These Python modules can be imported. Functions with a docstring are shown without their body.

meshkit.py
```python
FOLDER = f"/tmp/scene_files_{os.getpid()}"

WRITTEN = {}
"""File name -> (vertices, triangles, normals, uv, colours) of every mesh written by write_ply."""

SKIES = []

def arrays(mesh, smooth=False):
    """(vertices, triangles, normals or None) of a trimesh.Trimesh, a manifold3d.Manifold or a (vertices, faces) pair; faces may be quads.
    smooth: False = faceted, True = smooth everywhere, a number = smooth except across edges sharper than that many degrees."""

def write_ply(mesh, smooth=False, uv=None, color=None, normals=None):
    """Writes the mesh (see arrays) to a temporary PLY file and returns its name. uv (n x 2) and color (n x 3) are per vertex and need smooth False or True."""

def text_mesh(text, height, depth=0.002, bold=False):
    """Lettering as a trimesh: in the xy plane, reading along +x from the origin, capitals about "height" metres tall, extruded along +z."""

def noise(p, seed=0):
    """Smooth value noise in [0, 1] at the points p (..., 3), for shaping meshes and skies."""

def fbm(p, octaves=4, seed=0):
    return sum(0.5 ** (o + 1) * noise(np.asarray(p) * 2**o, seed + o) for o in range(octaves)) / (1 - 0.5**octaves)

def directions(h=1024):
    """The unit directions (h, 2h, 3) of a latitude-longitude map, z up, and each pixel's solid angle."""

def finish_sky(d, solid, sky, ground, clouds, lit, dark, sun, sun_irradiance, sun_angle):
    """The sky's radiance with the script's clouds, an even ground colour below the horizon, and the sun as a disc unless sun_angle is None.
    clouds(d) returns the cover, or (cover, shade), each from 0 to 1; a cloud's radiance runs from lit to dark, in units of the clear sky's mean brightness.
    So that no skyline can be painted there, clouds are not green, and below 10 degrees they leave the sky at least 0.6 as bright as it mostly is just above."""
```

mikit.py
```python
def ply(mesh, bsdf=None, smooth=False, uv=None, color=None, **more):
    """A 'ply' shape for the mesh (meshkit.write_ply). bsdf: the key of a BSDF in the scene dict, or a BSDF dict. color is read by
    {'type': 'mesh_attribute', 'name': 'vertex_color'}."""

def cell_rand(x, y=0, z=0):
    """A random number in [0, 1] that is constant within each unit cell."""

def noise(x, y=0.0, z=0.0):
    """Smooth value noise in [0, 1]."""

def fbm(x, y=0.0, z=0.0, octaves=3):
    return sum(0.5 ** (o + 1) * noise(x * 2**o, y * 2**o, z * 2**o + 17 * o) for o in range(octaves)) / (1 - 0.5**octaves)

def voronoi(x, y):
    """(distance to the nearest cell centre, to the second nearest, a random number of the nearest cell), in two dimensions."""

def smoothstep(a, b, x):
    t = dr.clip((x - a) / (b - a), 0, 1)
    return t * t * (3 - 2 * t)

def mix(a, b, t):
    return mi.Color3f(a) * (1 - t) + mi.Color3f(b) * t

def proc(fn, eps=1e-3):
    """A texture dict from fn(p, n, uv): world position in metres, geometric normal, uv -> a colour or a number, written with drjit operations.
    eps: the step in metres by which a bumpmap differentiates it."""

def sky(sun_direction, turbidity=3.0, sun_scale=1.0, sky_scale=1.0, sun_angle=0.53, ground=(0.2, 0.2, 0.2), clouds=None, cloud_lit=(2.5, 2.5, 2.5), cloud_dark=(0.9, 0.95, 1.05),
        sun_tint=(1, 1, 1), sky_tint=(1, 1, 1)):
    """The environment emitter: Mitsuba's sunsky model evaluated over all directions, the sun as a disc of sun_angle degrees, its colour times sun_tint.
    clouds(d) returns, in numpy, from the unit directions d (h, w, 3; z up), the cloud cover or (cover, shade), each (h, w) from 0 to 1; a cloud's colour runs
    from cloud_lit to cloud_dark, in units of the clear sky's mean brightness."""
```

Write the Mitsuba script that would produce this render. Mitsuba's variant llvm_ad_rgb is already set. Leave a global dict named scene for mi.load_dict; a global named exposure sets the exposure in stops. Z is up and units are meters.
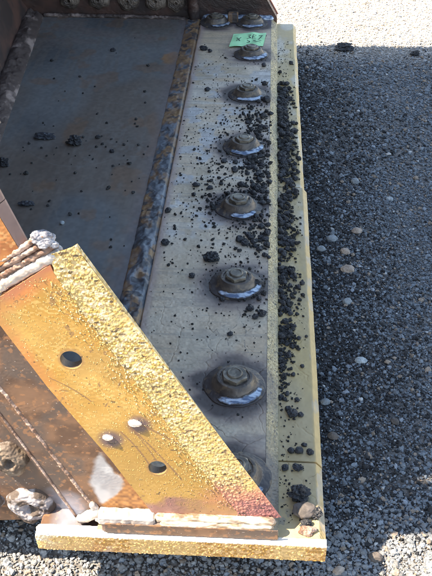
import math
import numpy as np, trimesh, drjit as dr, mitsuba as mi, mikit, meshkit
from mikit import noise as pn, fbm as pfbm, voronoi, smoothstep as ss, mix, proc
T = mi.ScalarTransform4f
scene, labels = {}, {}

# ------------------------------------------------------------------ camera, light, exposure
PITCH, YAW = math.radians(35.5), math.radians(3.1)
EYE = [0.0, 0.0, 1.62]
look = [-math.sin(YAW) * math.cos(PITCH), math.cos(YAW) * math.cos(PITCH), -math.sin(PITCH)]
scene['camera'] = {'type': 'perspective', 'fov': 2 * math.degrees(math.atan(216 / 900)), 'fov_axis': 'x', 'near_clip': 0.05, 'far_clip': 500.0,
                   'to_world': T().look_at(origin=EYE, target=[EYE[i] + look[i] for i in range(3)], up=[0, 0, 1])}
SUN = (-0.74, -0.135, 1.0)
scene['sky'] = mikit.sky(SUN, turbidity=3.0, ground=(0.30, 0.28, 0.25), sky_tint=(1.36, 1.08, 0.84))
exposure = 3.7

# ------------------------------------------------------------------ helpers
rng = np.random.default_rng(7)
used = {}


def numbered(key):
    n = used.get(key, 0)
    used[key] = n + 1
    return key if n == 0 else f'{key}_{n:03d}'


def put(key, mesh, bsdf, smooth=False, **kw):
    key = numbered(key)
    scene[key] = mikit.ply(mesh, bsdf, smooth=smooth, **kw)
    return key


def tag(key, label=None, cat=None, group=None, kind=None):
    labels[key] = {k: v for k, v in (('label', label), ('category', cat), ('group', group), ('kind', kind)) if v}
    return key


def box(x0, x1, y0, y1, z0, z1, bev=0.0):
    m = trimesh.creation.box((x1 - x0, y1 - y0, z1 - z0))
    if bev:
        import manifold3d as m3
        hx, hy, hz = (x1 - x0) / 2, (y1 - y0) / 2, (z1 - z0) / 2
        p = []
        for sx in (-1, 1):
            for sy in (-1, 1):
                for sz in (-1, 1):
                    p += [(sx * hx, sy * (hy - bev), sz * (hz - bev)), (sx * (hx - bev), sy * hy, sz * (hz - bev)), (sx * (hx - bev), sy * (hy - bev), sz * hz)]
        m = trimesh.convex.convex_hull(np.array(p))
    m.apply_translation(((x0 + x1) / 2, (y0 + y1) / 2, (z0 + z1) / 2))
    return m


def grid(P, nu, nv):
    """Mesh of P(u, v) -> points, u and v from 0 to 1."""
    u, v = np.meshgrid(np.linspace(0, 1, nu), np.linspace(0, 1, nv), indexing='ij')
    pts = P(u, v).reshape(-1, 3)
    i, j = np.meshgrid(np.arange(nu - 1), np.arange(nv - 1), indexing='ij')
    a = (i * nv + j).ravel()
    return trimesh.Trimesh(pts, np.vstack([np.stack([a, a + nv, a + nv + 1], 1), np.stack([a, a + nv + 1, a + 1], 1)]), process=False)


def vor_grain(p, size, seed=0):
    """Height 0..1 of round grains of the given size on a surface, at 3-D points."""
    q = np.asarray(p) / size
    c = np.floor(q)
    best = np.full(q.shape[:-1], 9.0)
    rnd = np.zeros(q.shape[:-1])
    for a in np.ndindex(3, 3, 3):
        cell = c + (np.array(a) - 1)
        jit = np.stack([hash3(cell, seed + k) for k in range(3)], -1)
        d = np.linalg.norm(cell + jit - q, axis=-1)
        r = hash3(cell, seed + 5)
        rnd = np.where(d < best, r, rnd)
        best = np.minimum(best, d)
    return np.sqrt(np.clip(1 - (best / 0.62) ** 2, 0, 1)) * (0.15 + 0.85 * rnd ** 2)


def hash3(c, seed):
    i = c.astype(np.int64)
    h = (i[..., 0] * 374761393 + i[..., 1] * 668265263 + i[..., 2] * 2147483647 + seed * 144665) & 0xFFFFFFFF
    h = ((h ^ (h >> 13)) * 1274126177) & 0xFFFFFFFF
    return ((h ^ (h >> 16)) & 0xFFFFFF) / 16777215.0


def prism_xz(poly, y0, y1, lean=0.0, z0=0.22, holes=()):
    """Plate with outline poly in (x, z) between the depths y0 and y1, leaning in y with height."""
    from shapely.geometry import Polygon, Point
    s = Polygon(poly)
    for hx, hz, r in holes:
        s = s.difference(Point(hx, hz).buffer(r, 24))
    m = trimesh.creation.extrude_polygon(s, y1 - y0, engine='earcut')
    v = np.array(m.vertices)
    m.vertices = np.stack([v[:, 0], y1 - v[:, 2] + lean * (v[:, 1] - z0), v[:, 1]], 1)
    m.fix_normals()
    return m


def bead(path, r, step=0.0025, sides=18, lump=0.25, ripple=0.10, pitch=0.006, seed=0, strands=0, squash=1.0, cut=1.0):
    """A welding bead along a polyline: a lumpy rod with ripples."""
    path = np.asarray(path, float)
    seg = np.linalg.norm(np.diff(path, axis=0), axis=1)
    s = np.concatenate([[0], np.cumsum(seg)])
    n = max(4, int(s[-1] / step))
    t = np.linspace(0, s[-1], n)
    c = np.stack([np.interp(t, s, path[:, k]) for k in range(3)], 1)
    d = np.gradient(c, axis=0)
    d /= np.linalg.norm(d, axis=1, keepdims=True)
    a = np.cross(d, [0.3, -0.8, 0.5])
    a /= np.linalg.norm(a, axis=1, keepdims=True)
    b = np.cross(d, a)
    th = np.arange(sides) * 2 * np.pi / sides
    e = np.cos(th)[None, :, None] * a[:, None] + np.sin(th)[None, :, None] * b[:, None] * squash
    base = c[:, None] + e * r
    k = 1 + lump * (meshkit.fbm(base / (r * 1.4), 3, seed) - 0.5) * 2
    ph = t[:, None] / pitch + 1.5 * meshkit.noise(base / 0.02, seed + 3) + 0.25 * np.cos(th)[None]
    k = k + ripple * (np.abs(np.sin(np.pi * ph)) - 0.5)
    if strands:
        k = k + 0.16 * np.abs(np.sin(strands * th[None] / 2 + 2 * meshkit.noise(base / 0.03, seed + 9)))
    env = np.sqrt(np.clip(np.minimum(t, s[-1] - t) / (r * 0.9), 0.0, 1))
    k = k * np.maximum(env, 0.03)[:, None]
    p = c[:, None] + e * r * k[..., None]
    i, j = np.meshgrid(np.arange(n - 1), np.arange(sides), indexing='ij')
    q = np.stack([i * sides + j, (i + 1) * sides + j, (i + 1) * sides + (j + 1) % sides, i * sides + (j + 1) % sides], -1).reshape(-1, 4)
    v = np.vstack([p.reshape(-1, 3), c[:1], c[-1:]])
    f = np.vstack([q[:, [0, 1, 2]], q[:, [0, 2, 3]]])
    jj = np.arange(sides)
    f = np.vstack([f, np.stack([np.full(sides, n * sides), jj, (jj + 1) % sides], 1), np.stack([np.full(sides, n * sides + 1), (n - 1) * sides + (jj + 1) % sides, (n - 1) * sides + jj], 1)])
    m = trimesh.Trimesh(v, f, process=False)
    if m.volume < 0:
        m.invert()
    return m


def lathe(profile, n=48, wob=0.0, seed=0):
    pr = np.asarray(profile, float)
    th = np.arange(n) * 2 * np.pi / n
    v = np.stack([pr[:, 0][:, None] * np.cos(th), pr[:, 0][:, None] * np.sin(th), np.broadcast_to(pr[:, 1][:, None], (len(pr), n))], -1).reshape(-1, 3)
    i, j = np.meshgrid(np.arange(len(pr) - 1), np.arange(n), indexing='ij')
    q = np.stack([i * n + j, i * n + (j + 1) % n, (i + 1) * n + (j + 1) % n, (i + 1) * n + j], -1).reshape(-1, 4)
    f = np.vstack([q[:, [0, 1, 2]], q[:, [0, 2, 3]]])
    if wob:
        k = 1 + wob * (meshkit.fbm(v / 0.02 + seed * 7.3, 3, seed) - 0.5) * 2
        v = v * np.stack([k, k, k], 1)
    m = trimesh.Trimesh(v, f, process=False)
    return m


# ------------------------------------------------------------------ materials
def principled(fn, rough=0.6, metallic=0.0, spec=0.5, bump=None, scale=1.0, eps=1e-3):
    d = {'type': 'principled', 'base_color': proc(fn) if callable(fn) else {'type': 'rgb', 'value': list(fn)}, 'roughness': proc(rough) if callable(rough) else rough,
         'metallic': proc(metallic) if callable(metallic) else metallic, 'specular': spec}
    if bump:
        d = {'type': 'bumpmap', 'scale': scale, 'arbitrary': proc(bump, eps), 'bsdf': d}
    return {'type': 'twosided', 'bsdf': d}


BOLTS = [(-0.219, 4.040), (-0.055, 4.040), (-0.050, 3.653), (-0.056, 3.237), (-0.055, 2.797), (-0.060, 2.384), (-0.053, 1.977), (-0.042, 1.571), (-0.028, 1.287)]


def bolt_dist(p):
    d = mi.Float(9.0)
    for x, y in BOLTS:
        d = dr.minimum(d, dr.sqrt(dr.square(p.x - x) + dr.square(p.y - y)))
    return d


def crack(p, s):
    """Thin branching cracks as the borders of warped cells."""
    wx = p.x + 0.03 * (pfbm(p.x * 30, p.y * 30, 3.0) - 0.5)
    wy = p.y + 0.03 * (pfbm(p.x * 30, p.y * 30, 8.0) - 0.5)
    a, b, _ = voronoi(wx * s, wy * s)
    return 1 - ss(0.0, 0.035, b - a)


CRACKS = [
    [(-0.069, 1.805), (-0.094, 1.783), (-0.120, 1.739), (-0.112, 1.710), (-0.087, 1.685)],
    [(-0.032, 1.821), (-0.020, 1.778), (-0.025, 1.730), (-0.014, 1.694)],
    [(-0.010, 1.545), (-0.013, 1.492), (-0.048, 1.469), (-0.066, 1.436), (-0.083, 1.429)],
    [(-0.113, 1.540), (-0.146, 1.513)],
    [(-0.048, 1.882), (-0.036, 1.842), (-0.046, 1.798), (-0.068, 1.769), (-0.062, 1.719)],
    [(-0.095, 1.783), (-0.080, 1.741)]]


def lip_color(p, n, uv):
    big = pfbm(p.x * 5, p.y * 3, 1.0, 4)
    fine = pfbm(p.x * 60, p.y * 25, 2.0, 3)
    c = mix((0.44, 0.345, 0.235), (0.50, 0.415, 0.305), ss(0.3, 0.7, big))
    c = mix(c, (0.34, 0.28, 0.19), 0.6 * ss(0.55, 0.75, pfbm(p.x * 11, p.y * 4, 5.0, 3)))
    # rubbed whitish patch in the middle of the lip, streaked along x
    mid = ss(2.0, 2.4, p.y) * (1 - ss(3.3, 3.75, p.y))
    st = pfbm(p.x * 7, p.y * 26, 9.0, 4)
    c = mix(c, (0.51, 0.47, 0.40), 0.7 * mid * ss(0.42, 0.62, st))
    c = mix(c, (0.40, 0.43, 0.46), 0.6 * mid * ss(0.56, 0.66, pfbm(p.x * 16, p.y * 13, 4.0, 3)))
    near = 1 - ss(1.75, 2.2, p.y)
    c = mix(c, (0.43, 0.385, 0.30), 0.55 * near * ss(0.4, 0.6, pfbm(p.x * 14, p.y * 14, 12.0, 3)))
    # cracks in the paint at the near end
    cr = crack(p, 9.0) * (1 - ss(1.75, 2.0, p.y)) * ss(0.50, 0.56, pfbm(p.x * 6 + 4, p.y * 6, 6.0, 2))
    c = mix(c, (0.12, 0.10, 0.09), 0.75 * cr)
    wob = 0.010 * (pfbm(p.x * 60, p.y * 60, 2.0) - 0.5)
    cd = mi.Float(9)
    for line in CRACKS:
        for (x0, y0), (x1, y1) in zip(line[:-1], line[1:]):
            vx, vy = x1 - x0, y1 - y0
            t = dr.clip(((p.x - x0) * vx + (p.y - y0) * vy) / (vx * vx + vy * vy), 0, 1)
            cd = dr.minimum(cd, dr.sqrt(dr.square(p.x - x0 - t * vx + wob) + dr.square(p.y - y0 - t * vy + wob)))
    c = mix(c, (0.17, 0.145, 0.12), 0.65 * ss(0.0022, 0.0008, cd))
    c = c * (0.9 + 0.2 * fine)
    # black dust lying where the lumps are thickest, fine grime everywhere
    c = c * (0.82 + 0.36 * pfbm(p.x * 170, p.y * 170, 4.0, 3))
    c = mix(c, (0.10, 0.095, 0.09), 0.55 * ss(-0.10, 0.03, p.x) * mid * ss(0.45, 0.7, pfbm(p.x * 50, p.y * 40, 14.0, 4)))
    c = mix(c, (0.24, 0.215, 0.18), 0.35 * ss(0.56, 0.64, pfbm(p.x * 8, p.y * 90, 24.0, 3)))
    # heat tint: purple brown then dark, around every welded washer and along the seam
    d = bolt_dist(p) + 0.06 * (pfbm(p.x * 16, p.y * 22, 7.0) - 0.5)
    c = mix(c, (0.20, 0.155, 0.14), 0.8 * ss(0.145, 0.09, d))
    c = mix(c, (0.058, 0.047, 0.044), 0.9 * ss(0.108, 0.078, d))
    s = p.x + 0.292 + 0.012 * (pfbm(p.x * 20, p.y * 9, 3.0) - 0.5)
    c = mix(c, (0.29, 0.215, 0.20), 0.8 * ss(0.035, 0.005, s))
    c = mix(c, (0.20, 0.13, 0.08), 0.9 * ss(0.012, 0.004, s))
    # burnt end beside the side plate
    e = p.y + 0.4 * (p.x - 0.03) + 0.05 * (pfbm(p.x * 25, p.y * 25, 5.0) - 0.5)
    c = mix(c, (0.17, 0.11, 0.09), 0.85 * ss(1.235, 1.19, e))
    far = ss(3.99, 4.07, p.y + 0.04 * (fine - 0.5))
    return mix(c, (0.10, 0.09, 0.11), 0.8 * far)


def lip_rough(p, n, uv):
    return 0.40 + 0.25 * pfbm(p.x * 18, p.y * 18, 1.0, 2)


def lip_bump(p, n, uv):
    return pfbm(p.x * 35, p.y * 20, p.z * 35, 3) * 1.0 + 0.35 * pn(p.x * 190, p.y * 190, 3.0) - 0.5 * crack(p, 9.0) * (1 - ss(1.75, 2.0, p.y))


scene['lip_paint'] = principled(lip_color, lip_rough, 0.0, 0.55, lip_bump, 0.0022)


def edge_color(p, n, uv):
    c = mix((0.45, 0.34, 0.155), (0.39, 0.31, 0.175), ss(0.3, 0.7, pfbm(p.x * 12, p.y * 6, 3.0, 3)))
    c = mix(c, (0.53, 0.50, 0.43), 0.6 * ss(0.5, 0.7, pfbm(p.x * 20, p.y * 9, 7.0, 3)) * ss(1.95, 2.4, p.y))
    side = ss(0.136, 0.142, p.x)
    c = mix(c, (0.52, 0.36, 0.15), 0.75 * side)
    c = mix(c, (0.36, 0.33, 0.28), 0.6 * ss(0.55, 0.68, pfbm(p.x * 60, p.y * 18, 2.0, 3)) * side)
    low = ss(0.165, 0.14, p.z) * ss(1.6, 1.1, p.y)
    c = mix(c, (0.10, 0.095, 0.09), 0.6 * ss(0.135, 0.06, p.x) * ss(1.6, 1.9, p.y) * ss(3.6, 3.3, p.y) * ss(0.40, 0.65, pfbm(p.x * 60, p.y * 50, 14.0, 4)))
    w = ss(1.30, 1.20, p.y) * ss(0.5, 0.62, pfbm(p.x * 50, p.y * 50, p.z * 50, 3))
    c = mix(c, (0.20, 0.18, 0.15), 0.6 * w)
    return c * (0.88 + 0.24 * pfbm(p.x * 70, p.y * 70, p.z * 70, 2))


scene['edge_paint'] = principled(edge_color, 0.55, 0.0, 0.5, lip_bump, 0.002)


def floor_color(p, n, uv):
    big = pfbm(p.x * 3, p.y * 2.2, 1.0, 4)
    c = mix((0.122, 0.130, 0.136), (0.182, 0.186, 0.186), ss(0.3, 0.7, big))
    br = ss(0.42, 0.62, pfbm(p.x * 2.6 + 3, p.y * 1.9, 4.0, 3))
    c = mix(c, (0.165, 0.135, 0.110), 0.85 * br)
    # scuffed pale film at the far end and round scrape marks
    f = ss(3.55, 3.9, p.y) * ss(0.5, 0.63, pfbm(p.x * 9, p.y * 15, 6.0, 4))
    c = mix(c, (0.20, 0.165, 0.15), 0.6 * f)
    f2 = ss(3.2, 3.7, p.y) * ss(-0.65, -0.4, p.x) * ss(0.5, 0.6, pfbm(p.x * 22, p.y * 16, 16.0, 3))
    c = mix(c, (0.17, 0.18, 0.17), 0.55 * f2)
    for cx, cy, r0, k in ((-0.30, 2.25, 0.29, 0.0), (-0.25, 2.30, 0.37, 2.0), (-0.62, 2.9, 0.21, 5.0), (-0.50, 3.3, 0.33, 7.0), (-0.85, 2.2, 0.26, 9.0)):
        q = dr.abs(dr.sqrt(dr.square(p.x - cx) + dr.square((p.y - cy) * 0.8)) - r0 + 0.012 * (pn(p.x * 12, p.y * 12, k) - 0.5))
        c = mix(c, (0.20, 0.20, 0.195), 0.30 * ss(0.005, 0.001, q) * ss(0.35, 0.6, pn(p.x * 9, p.y * 9, k + 2)))
    c = mix(c, (0.19, 0.17, 0.15), 0.45 * ss(0.52, 0.70, pfbm(p.x * 60, p.y * 5, 3.0, 4)))
    c = mix(c, (0.20, 0.195, 0.185), 0.35 * ss(0.54, 0.64, pfbm(p.x * 7 + 2, p.y * 4, 33.0, 4)) * ss(0.4, 0.6, pfbm(p.x * 70, p.y * 60, 3.0, 3)))
    c = mix(c, (0.22, 0.125, 0.065), 0.4 * ss(0.58, 0.68, pfbm(p.x * 9 + 6, p.y * 6, 43.0, 4)))
    # a rust bloom near the seam
    d = dr.sqrt(dr.square(p.x + 0.385) + dr.square((p.y - 3.62) * 0.55))
    c = mix(c, (0.34, 0.17, 0.055), 0.75 * ss(0.05, 0.02, d + 0.03 * (pfbm(p.x * 40, p.y * 40, 1.0) - 0.5)))
    e = -0.345 - p.x + 0.05 * (pfbm(p.x * 12, p.y * 7, 2.0) - 0.5)
    c = mix(c, (0.19, 0.16, 0.16), 0.5 * ss(0.07, 0.015, e))
    return c * (0.85 + 0.3 * pfbm(p.x * 90, p.y * 70, 2.0, 2))


def floor_rough(p, n, uv):
    return 0.38 + 0.3 * pfbm(p.x * 7, p.y * 6, 21.0, 3)


scene['worn_steel'] = principled(floor_color, floor_rough, 0.35, 0.5, lambda p, n, uv: pfbm(p.x * 30, p.y * 18, p.z * 30, 3), 0.0018)


def seam_color(p, n, uv):
    a = pfbm(p.x * 30, p.y * 22, p.z * 30, 3)
    far = ss(2.5, 3.4, p.y)
    c = mix((0.075, 0.085, 0.10), (0.15, 0.165, 0.19), ss(0.35, 0.65, a))
    r = ss(0.40, 0.66, pfbm(p.x * 38, p.y * 16, 11.0, 5) + 0.20 * far - 0.05 + 0.14 * ss(-0.306, -0.292, p.x))
    c = mix(c, mix((0.15, 0.08, 0.04), (0.29, 0.165, 0.06), pn(p.x * 80, p.y * 60, 1.0)), 0.8 * r)
    c = mix(c, (0.045, 0.045, 0.05), 0.8 * ss(0.60, 0.68, pfbm(p.x * 45, p.y * 45, 31.0, 2)))
    return c


scene['rusty_seam'] = principled(seam_color, 0.5, 0.15, 0.5, lambda p, n, uv: pfbm(p.x * 120, p.y * 120, p.z * 120, 2), 0.002)


def grain_color(p, n, uv):
    c = mix((0.27, 0.21, 0.105), (0.47, 0.385, 0.22), ss(0.3, 0.7, pn(p.x * 260, p.y * 260, p.z * 260)))
    c = mix(c, (0.25, 0.22, 0.15), 0.6 * ss(0.5, 0.7, pfbm(p.x * 30, p.y * 12, p.z * 30, 3)))
    c = mix(c, (0.06, 0.055, 0.05), 0.85 * ss(0.70, 0.80, pn(p.x * 210 + 3, p.y * 210, p.z * 210)))
    e = ss(1.62, 1.35, p.y + 0.1 * (pn(p.x * 40, p.y * 40, 2.0) - 0.5))
    c = mix(c, (0.16, 0.14, 0.11), 0.6 * e)
    d = bolt_dist(p)
    return mix(c, (0.10, 0.09, 0.09), 0.7 * ss(0.125, 0.085, d))


scene['grainy_edge'] = principled(grain_color, 0.5, 0.0, 0.5)


def axis(p):
    """Across (0 at the plate's right edge, growing to the left) and height along the leaning side plate."""
    return (0.057 - 0.60 * (p.z - 0.241)) - p.x, p.z


def yellow_color(p, n, uv):
    d, z = axis(p)
    c = mix((0.355, 0.200, 0.042), (0.43, 0.265, 0.075), ss(0.3, 0.7, pfbm(p.x * 14, p.y * 14, p.z * 14, 3)))
    c = mix(c, (0.58, 0.39, 0.14), 0.5 * ss(0.55, 0.7, pn(p.x * 230, p.y * 230, p.z * 230)) * ss(0.35, 0.65, pfbm(p.x * 18, p.y, p.z * 18, 2)))
    # olive, darker lower half
    c = mix(c, (0.29, 0.18, 0.05), 0.65 * ss(0.52, 0.36, z + 0.10 * (pfbm(p.x * 16, p.y, p.z * 16, 3) - 0.5)))
    nz = pfbm(p.x * 26, p.y * 26, p.z * 26, 3)
    # red heat tint along the top end and down the left edge, purple red at the bottom
    t = (z - 0.73) - 0.72 * (p.x + 0.428)
    t = t + 0.03 * (nz - 0.5)
    c = mix(c, (0.42, 0.15, 0.05), 0.85 * ss(-0.055, -0.015, t))
    c = mix(c, (0.30, 0.12, 0.07), 0.7 * ss(-0.02, -0.005, t))
    left = (-0.436 - 0.573 * (z - 0.672)) - p.x
    c = mix(c, (0.44, 0.18, 0.06), 0.75 * ss(-0.03, -0.004, left + 0.02 * (nz - 0.5)) * ss(0.44, 0.62, z))
    b = z + 0.08 * (nz - 0.5)
    c = mix(c, (0.36, 0.15, 0.09), 0.8 * ss(0.315, 0.265, b) * ss(-0.12, -0.05, p.x + 0.04 * (nz - 0.5)))
    c = mix(c, (0.20, 0.10, 0.11), 0.8 * ss(0.275, 0.245, b))
    c = mix(c, (0.30, 0.185, 0.055), 0.55 * ss(0.54, 0.66, pfbm(p.x * 9 + 3, p.y, p.z * 12, 4)))
    wx, wz = p.x + 0.02 * (pfbm(p.x * 50, p.z * 50, 5.0) - 0.5), p.z + 0.02 * (pfbm(p.x * 50, p.z * 50, 15.0) - 0.5)
    c = mix(c, (0.19, 0.11, 0.05), 0.7 * ss(0.70, 0.74, pfbm((wx + 0.6 * wz) * 52 + 11, 3.3, (wz - 0.6 * wx) * 52, 4)))
    for hx, hz, hr in ((-0.319, 0.602, 0.0195), (-0.175, 0.353, 0.0175)):
        hd = dr.sqrt(dr.square(p.x - hx) + dr.square(z - hz)) - hr
        c = mix(c, (0.26, 0.15, 0.06), 0.75 * ss(0.007, 0.0005, hd + 0.008 * (nz - 0.5)))
        c = mix(c, (0.10, 0.075, 0.055), ss(1.1765, 1.179, p.y - 0.05 * (z - 0.22)) * ss(0.002, -0.0005, hd))
    # soot around the two spot welds, with thin scratches running down from them
    q = mi.Float(9)
    for x, zz in ((-0.265, 0.424), (-0.213, 0.462)):
        q = dr.minimum(q, dr.sqrt(dr.square(p.x - x - 0.006) + dr.square((z - zz + 0.004) * 1.1)))
    c = mix(c, (0.10, 0.07, 0.08), 0.9 * ss(0.032, 0.010, q + 0.012 * (nz - 0.5)))
    for x0, z0, x1, z1, w in ((-0.225, 0.455, -0.13, 0.325, 0.0016), (-0.24, 0.44, -0.19, 0.36, 0.0014), (-0.205, 0.46, -0.11, 0.395, 0.0018), (-0.222, 0.452, -0.165, 0.345, 0.0013),
                             (-0.265, 0.50, -0.235, 0.555, 0.0018), (-0.36, 0.56, -0.29, 0.51, 0.0009), (-0.25, 0.66, -0.32, 0.70, 0.0008)):
        vx, vz = x1 - x0, z1 - z0
        tt = dr.clip(((p.x - x0) * vx + (z - z0) * vz) / (vx * vx + vz * vz), 0, 1)
        bow = 0.010 * tt * (1 - tt)
        qq = dr.sqrt(dr.square(p.x - x0 - tt * vx - bow) + dr.square(z - z0 - tt * vz - bow))
        c = mix(c, (0.16, 0.09, 0.05), 0.7 * ss(w * 1.8, w * 0.6, qq + 0.002 * (nz - 0.5)))
    c = mix(c, (0.05, 0.04, 0.03), 0.7 * ss(0.86, 0.92, pn(p.x * 190, p.y * 190, p.z * 190 + 9)))
    return c * (0.88 + 0.24 * nz)


def yellow_bump(p, n, uv):
    return pfbm(p.x * 60, p.y * 60, p.z * 60, 2) + 0.5 * pn(p.x * 240, p.y * 240, p.z * 240)


def plate_bump(p, n, uv):
    a = pfbm(p.x * 22, p.y * 22, p.z * 22, 3)
    return 0.25 * a + 0.18 * pn(p.x * 260, p.y * 260, p.z * 260) * ss(0.4, 0.6, pfbm(p.x * 15 + 5, p.y * 15, p.z * 15, 2))


scene['yellow_paint'] = principled(yellow_color, 0.5, 0.0, 0.5, plate_bump, 0.0016)


def hard_color(p, n, uv):
    d, z = axis(p)
    c = mix((0.43, 0.28, 0.085), (0.70, 0.55, 0.31), ss(0.25, 0.75, pn(p.x * 200, p.y * 200, p.z * 200)))
    nz = pfbm(p.x * 26, p.y * 26, p.z * 26, 3)
    c = mix(c, (0.40, 0.28, 0.10), 0.6 * ss(0.48, 0.62, nz))
    b = z + 0.10 * (nz - 0.5)
    c = mix(c, (0.50, 0.34, 0.13), 0.6 * ss(0.5, 0.38, b))
    c = mix(c, (0.42, 0.15, 0.12), 0.8 * ss(0.335, 0.28, b))
    c = mix(c, (0.20, 0.09, 0.10), 0.8 * ss(0.275, 0.245, b))
    return mix(c, (0.07, 0.05, 0.04), 0.8 * ss(0.76, 0.83, pn(p.x * 170 + 5, p.y * 170, p.z * 170)))


scene['yellow_grain'] = principled(hard_color, 0.6, 0.0, 0.3)


def brown_color(p, n, uv):
    nz = pfbm(p.x * 24, p.y * 24, p.z * 24, 4)
    c = mix((0.095, 0.055, 0.036), (0.175, 0.100, 0.060), ss(0.35, 0.65, nz))
    c = mix(c, (0.082, 0.068, 0.062), 0.75 * ss(0.45, 0.6, pfbm(p.x * 12 + 8, p.y * 12, p.z * 12, 3)))
    c = mix(c, (0.30, 0.15, 0.07), 0.55 * ss(0.58, 0.72, pfbm(p.x * 110, p.y * 110, p.z * 110, 3)))
    c = mix(c, (0.50, 0.44, 0.40), 0.6 * ss(0.90, 0.95, pn(p.x * 260 + 7, p.y * 260, p.z * 260)))
    # bare ground patch and the coarse rust triangle below it
    def inside(pts, wob):
        m = mi.Float(1)
        w = wob * (nz - 0.5)
        for (x0, z0), (x1, z1) in zip(pts, pts[1:] + pts[:1]):
            l = math.hypot(x1 - x0, z1 - z0)
            m = m * ss(-0.006, 0.005, ((p.x - x0) * (z1 - z0) - (p.z - z0) * (x1 - x0)) / l + w)  # signed distance to the border
        return m
    rust = inside([(-0.262, 0.335), (-0.17, 0.23), (-0.29, 0.23)], 0.02) * ss(1.20, 1.195, p.y)
    c = mix(c, mix((0.16, 0.07, 0.03), (0.42, 0.21, 0.07), pn(p.x * 180, p.y * 180, p.z * 180)), rust)
    bare = inside([(-0.287, 0.378), (-0.247, 0.312), (-0.252, 0.272), (-0.288, 0.243), (-0.309, 0.296)], 0.03) * ss(1.20, 1.195, p.y)
    c = mix(c, mix((0.30, 0.305, 0.325), (0.42, 0.43, 0.45), ss(0.35, 0.6, pfbm(p.x * 30, p.y * 30, p.z * 30, 3))), 0.9 * bare)
    blue = ss(0.055, 0.015, dr.sqrt(dr.square(p.x + 0.365) + dr.square(p.z - 0.205)) + 0.04 * (nz - 0.5))
    return mix(c, (0.34, 0.40, 0.52), 0.6 * blue)


scene['brown_plate'] = principled(brown_color, 0.5, 0.1, 0.5, plate_bump, 0.002)


def rust_color(p, n, uv):
    nz = pfbm(p.x * 22, p.y * 22, p.z * 22, 4)
    c = mix((0.24, 0.085, 0.03), (0.40, 0.18, 0.06), ss(0.3, 0.7, nz))
    return mix(c, (0.46, 0.26, 0.11), 0.6 * ss(0.6, 0.75, pn(p.x * 160, p.y * 160, p.z * 160)))


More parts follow.
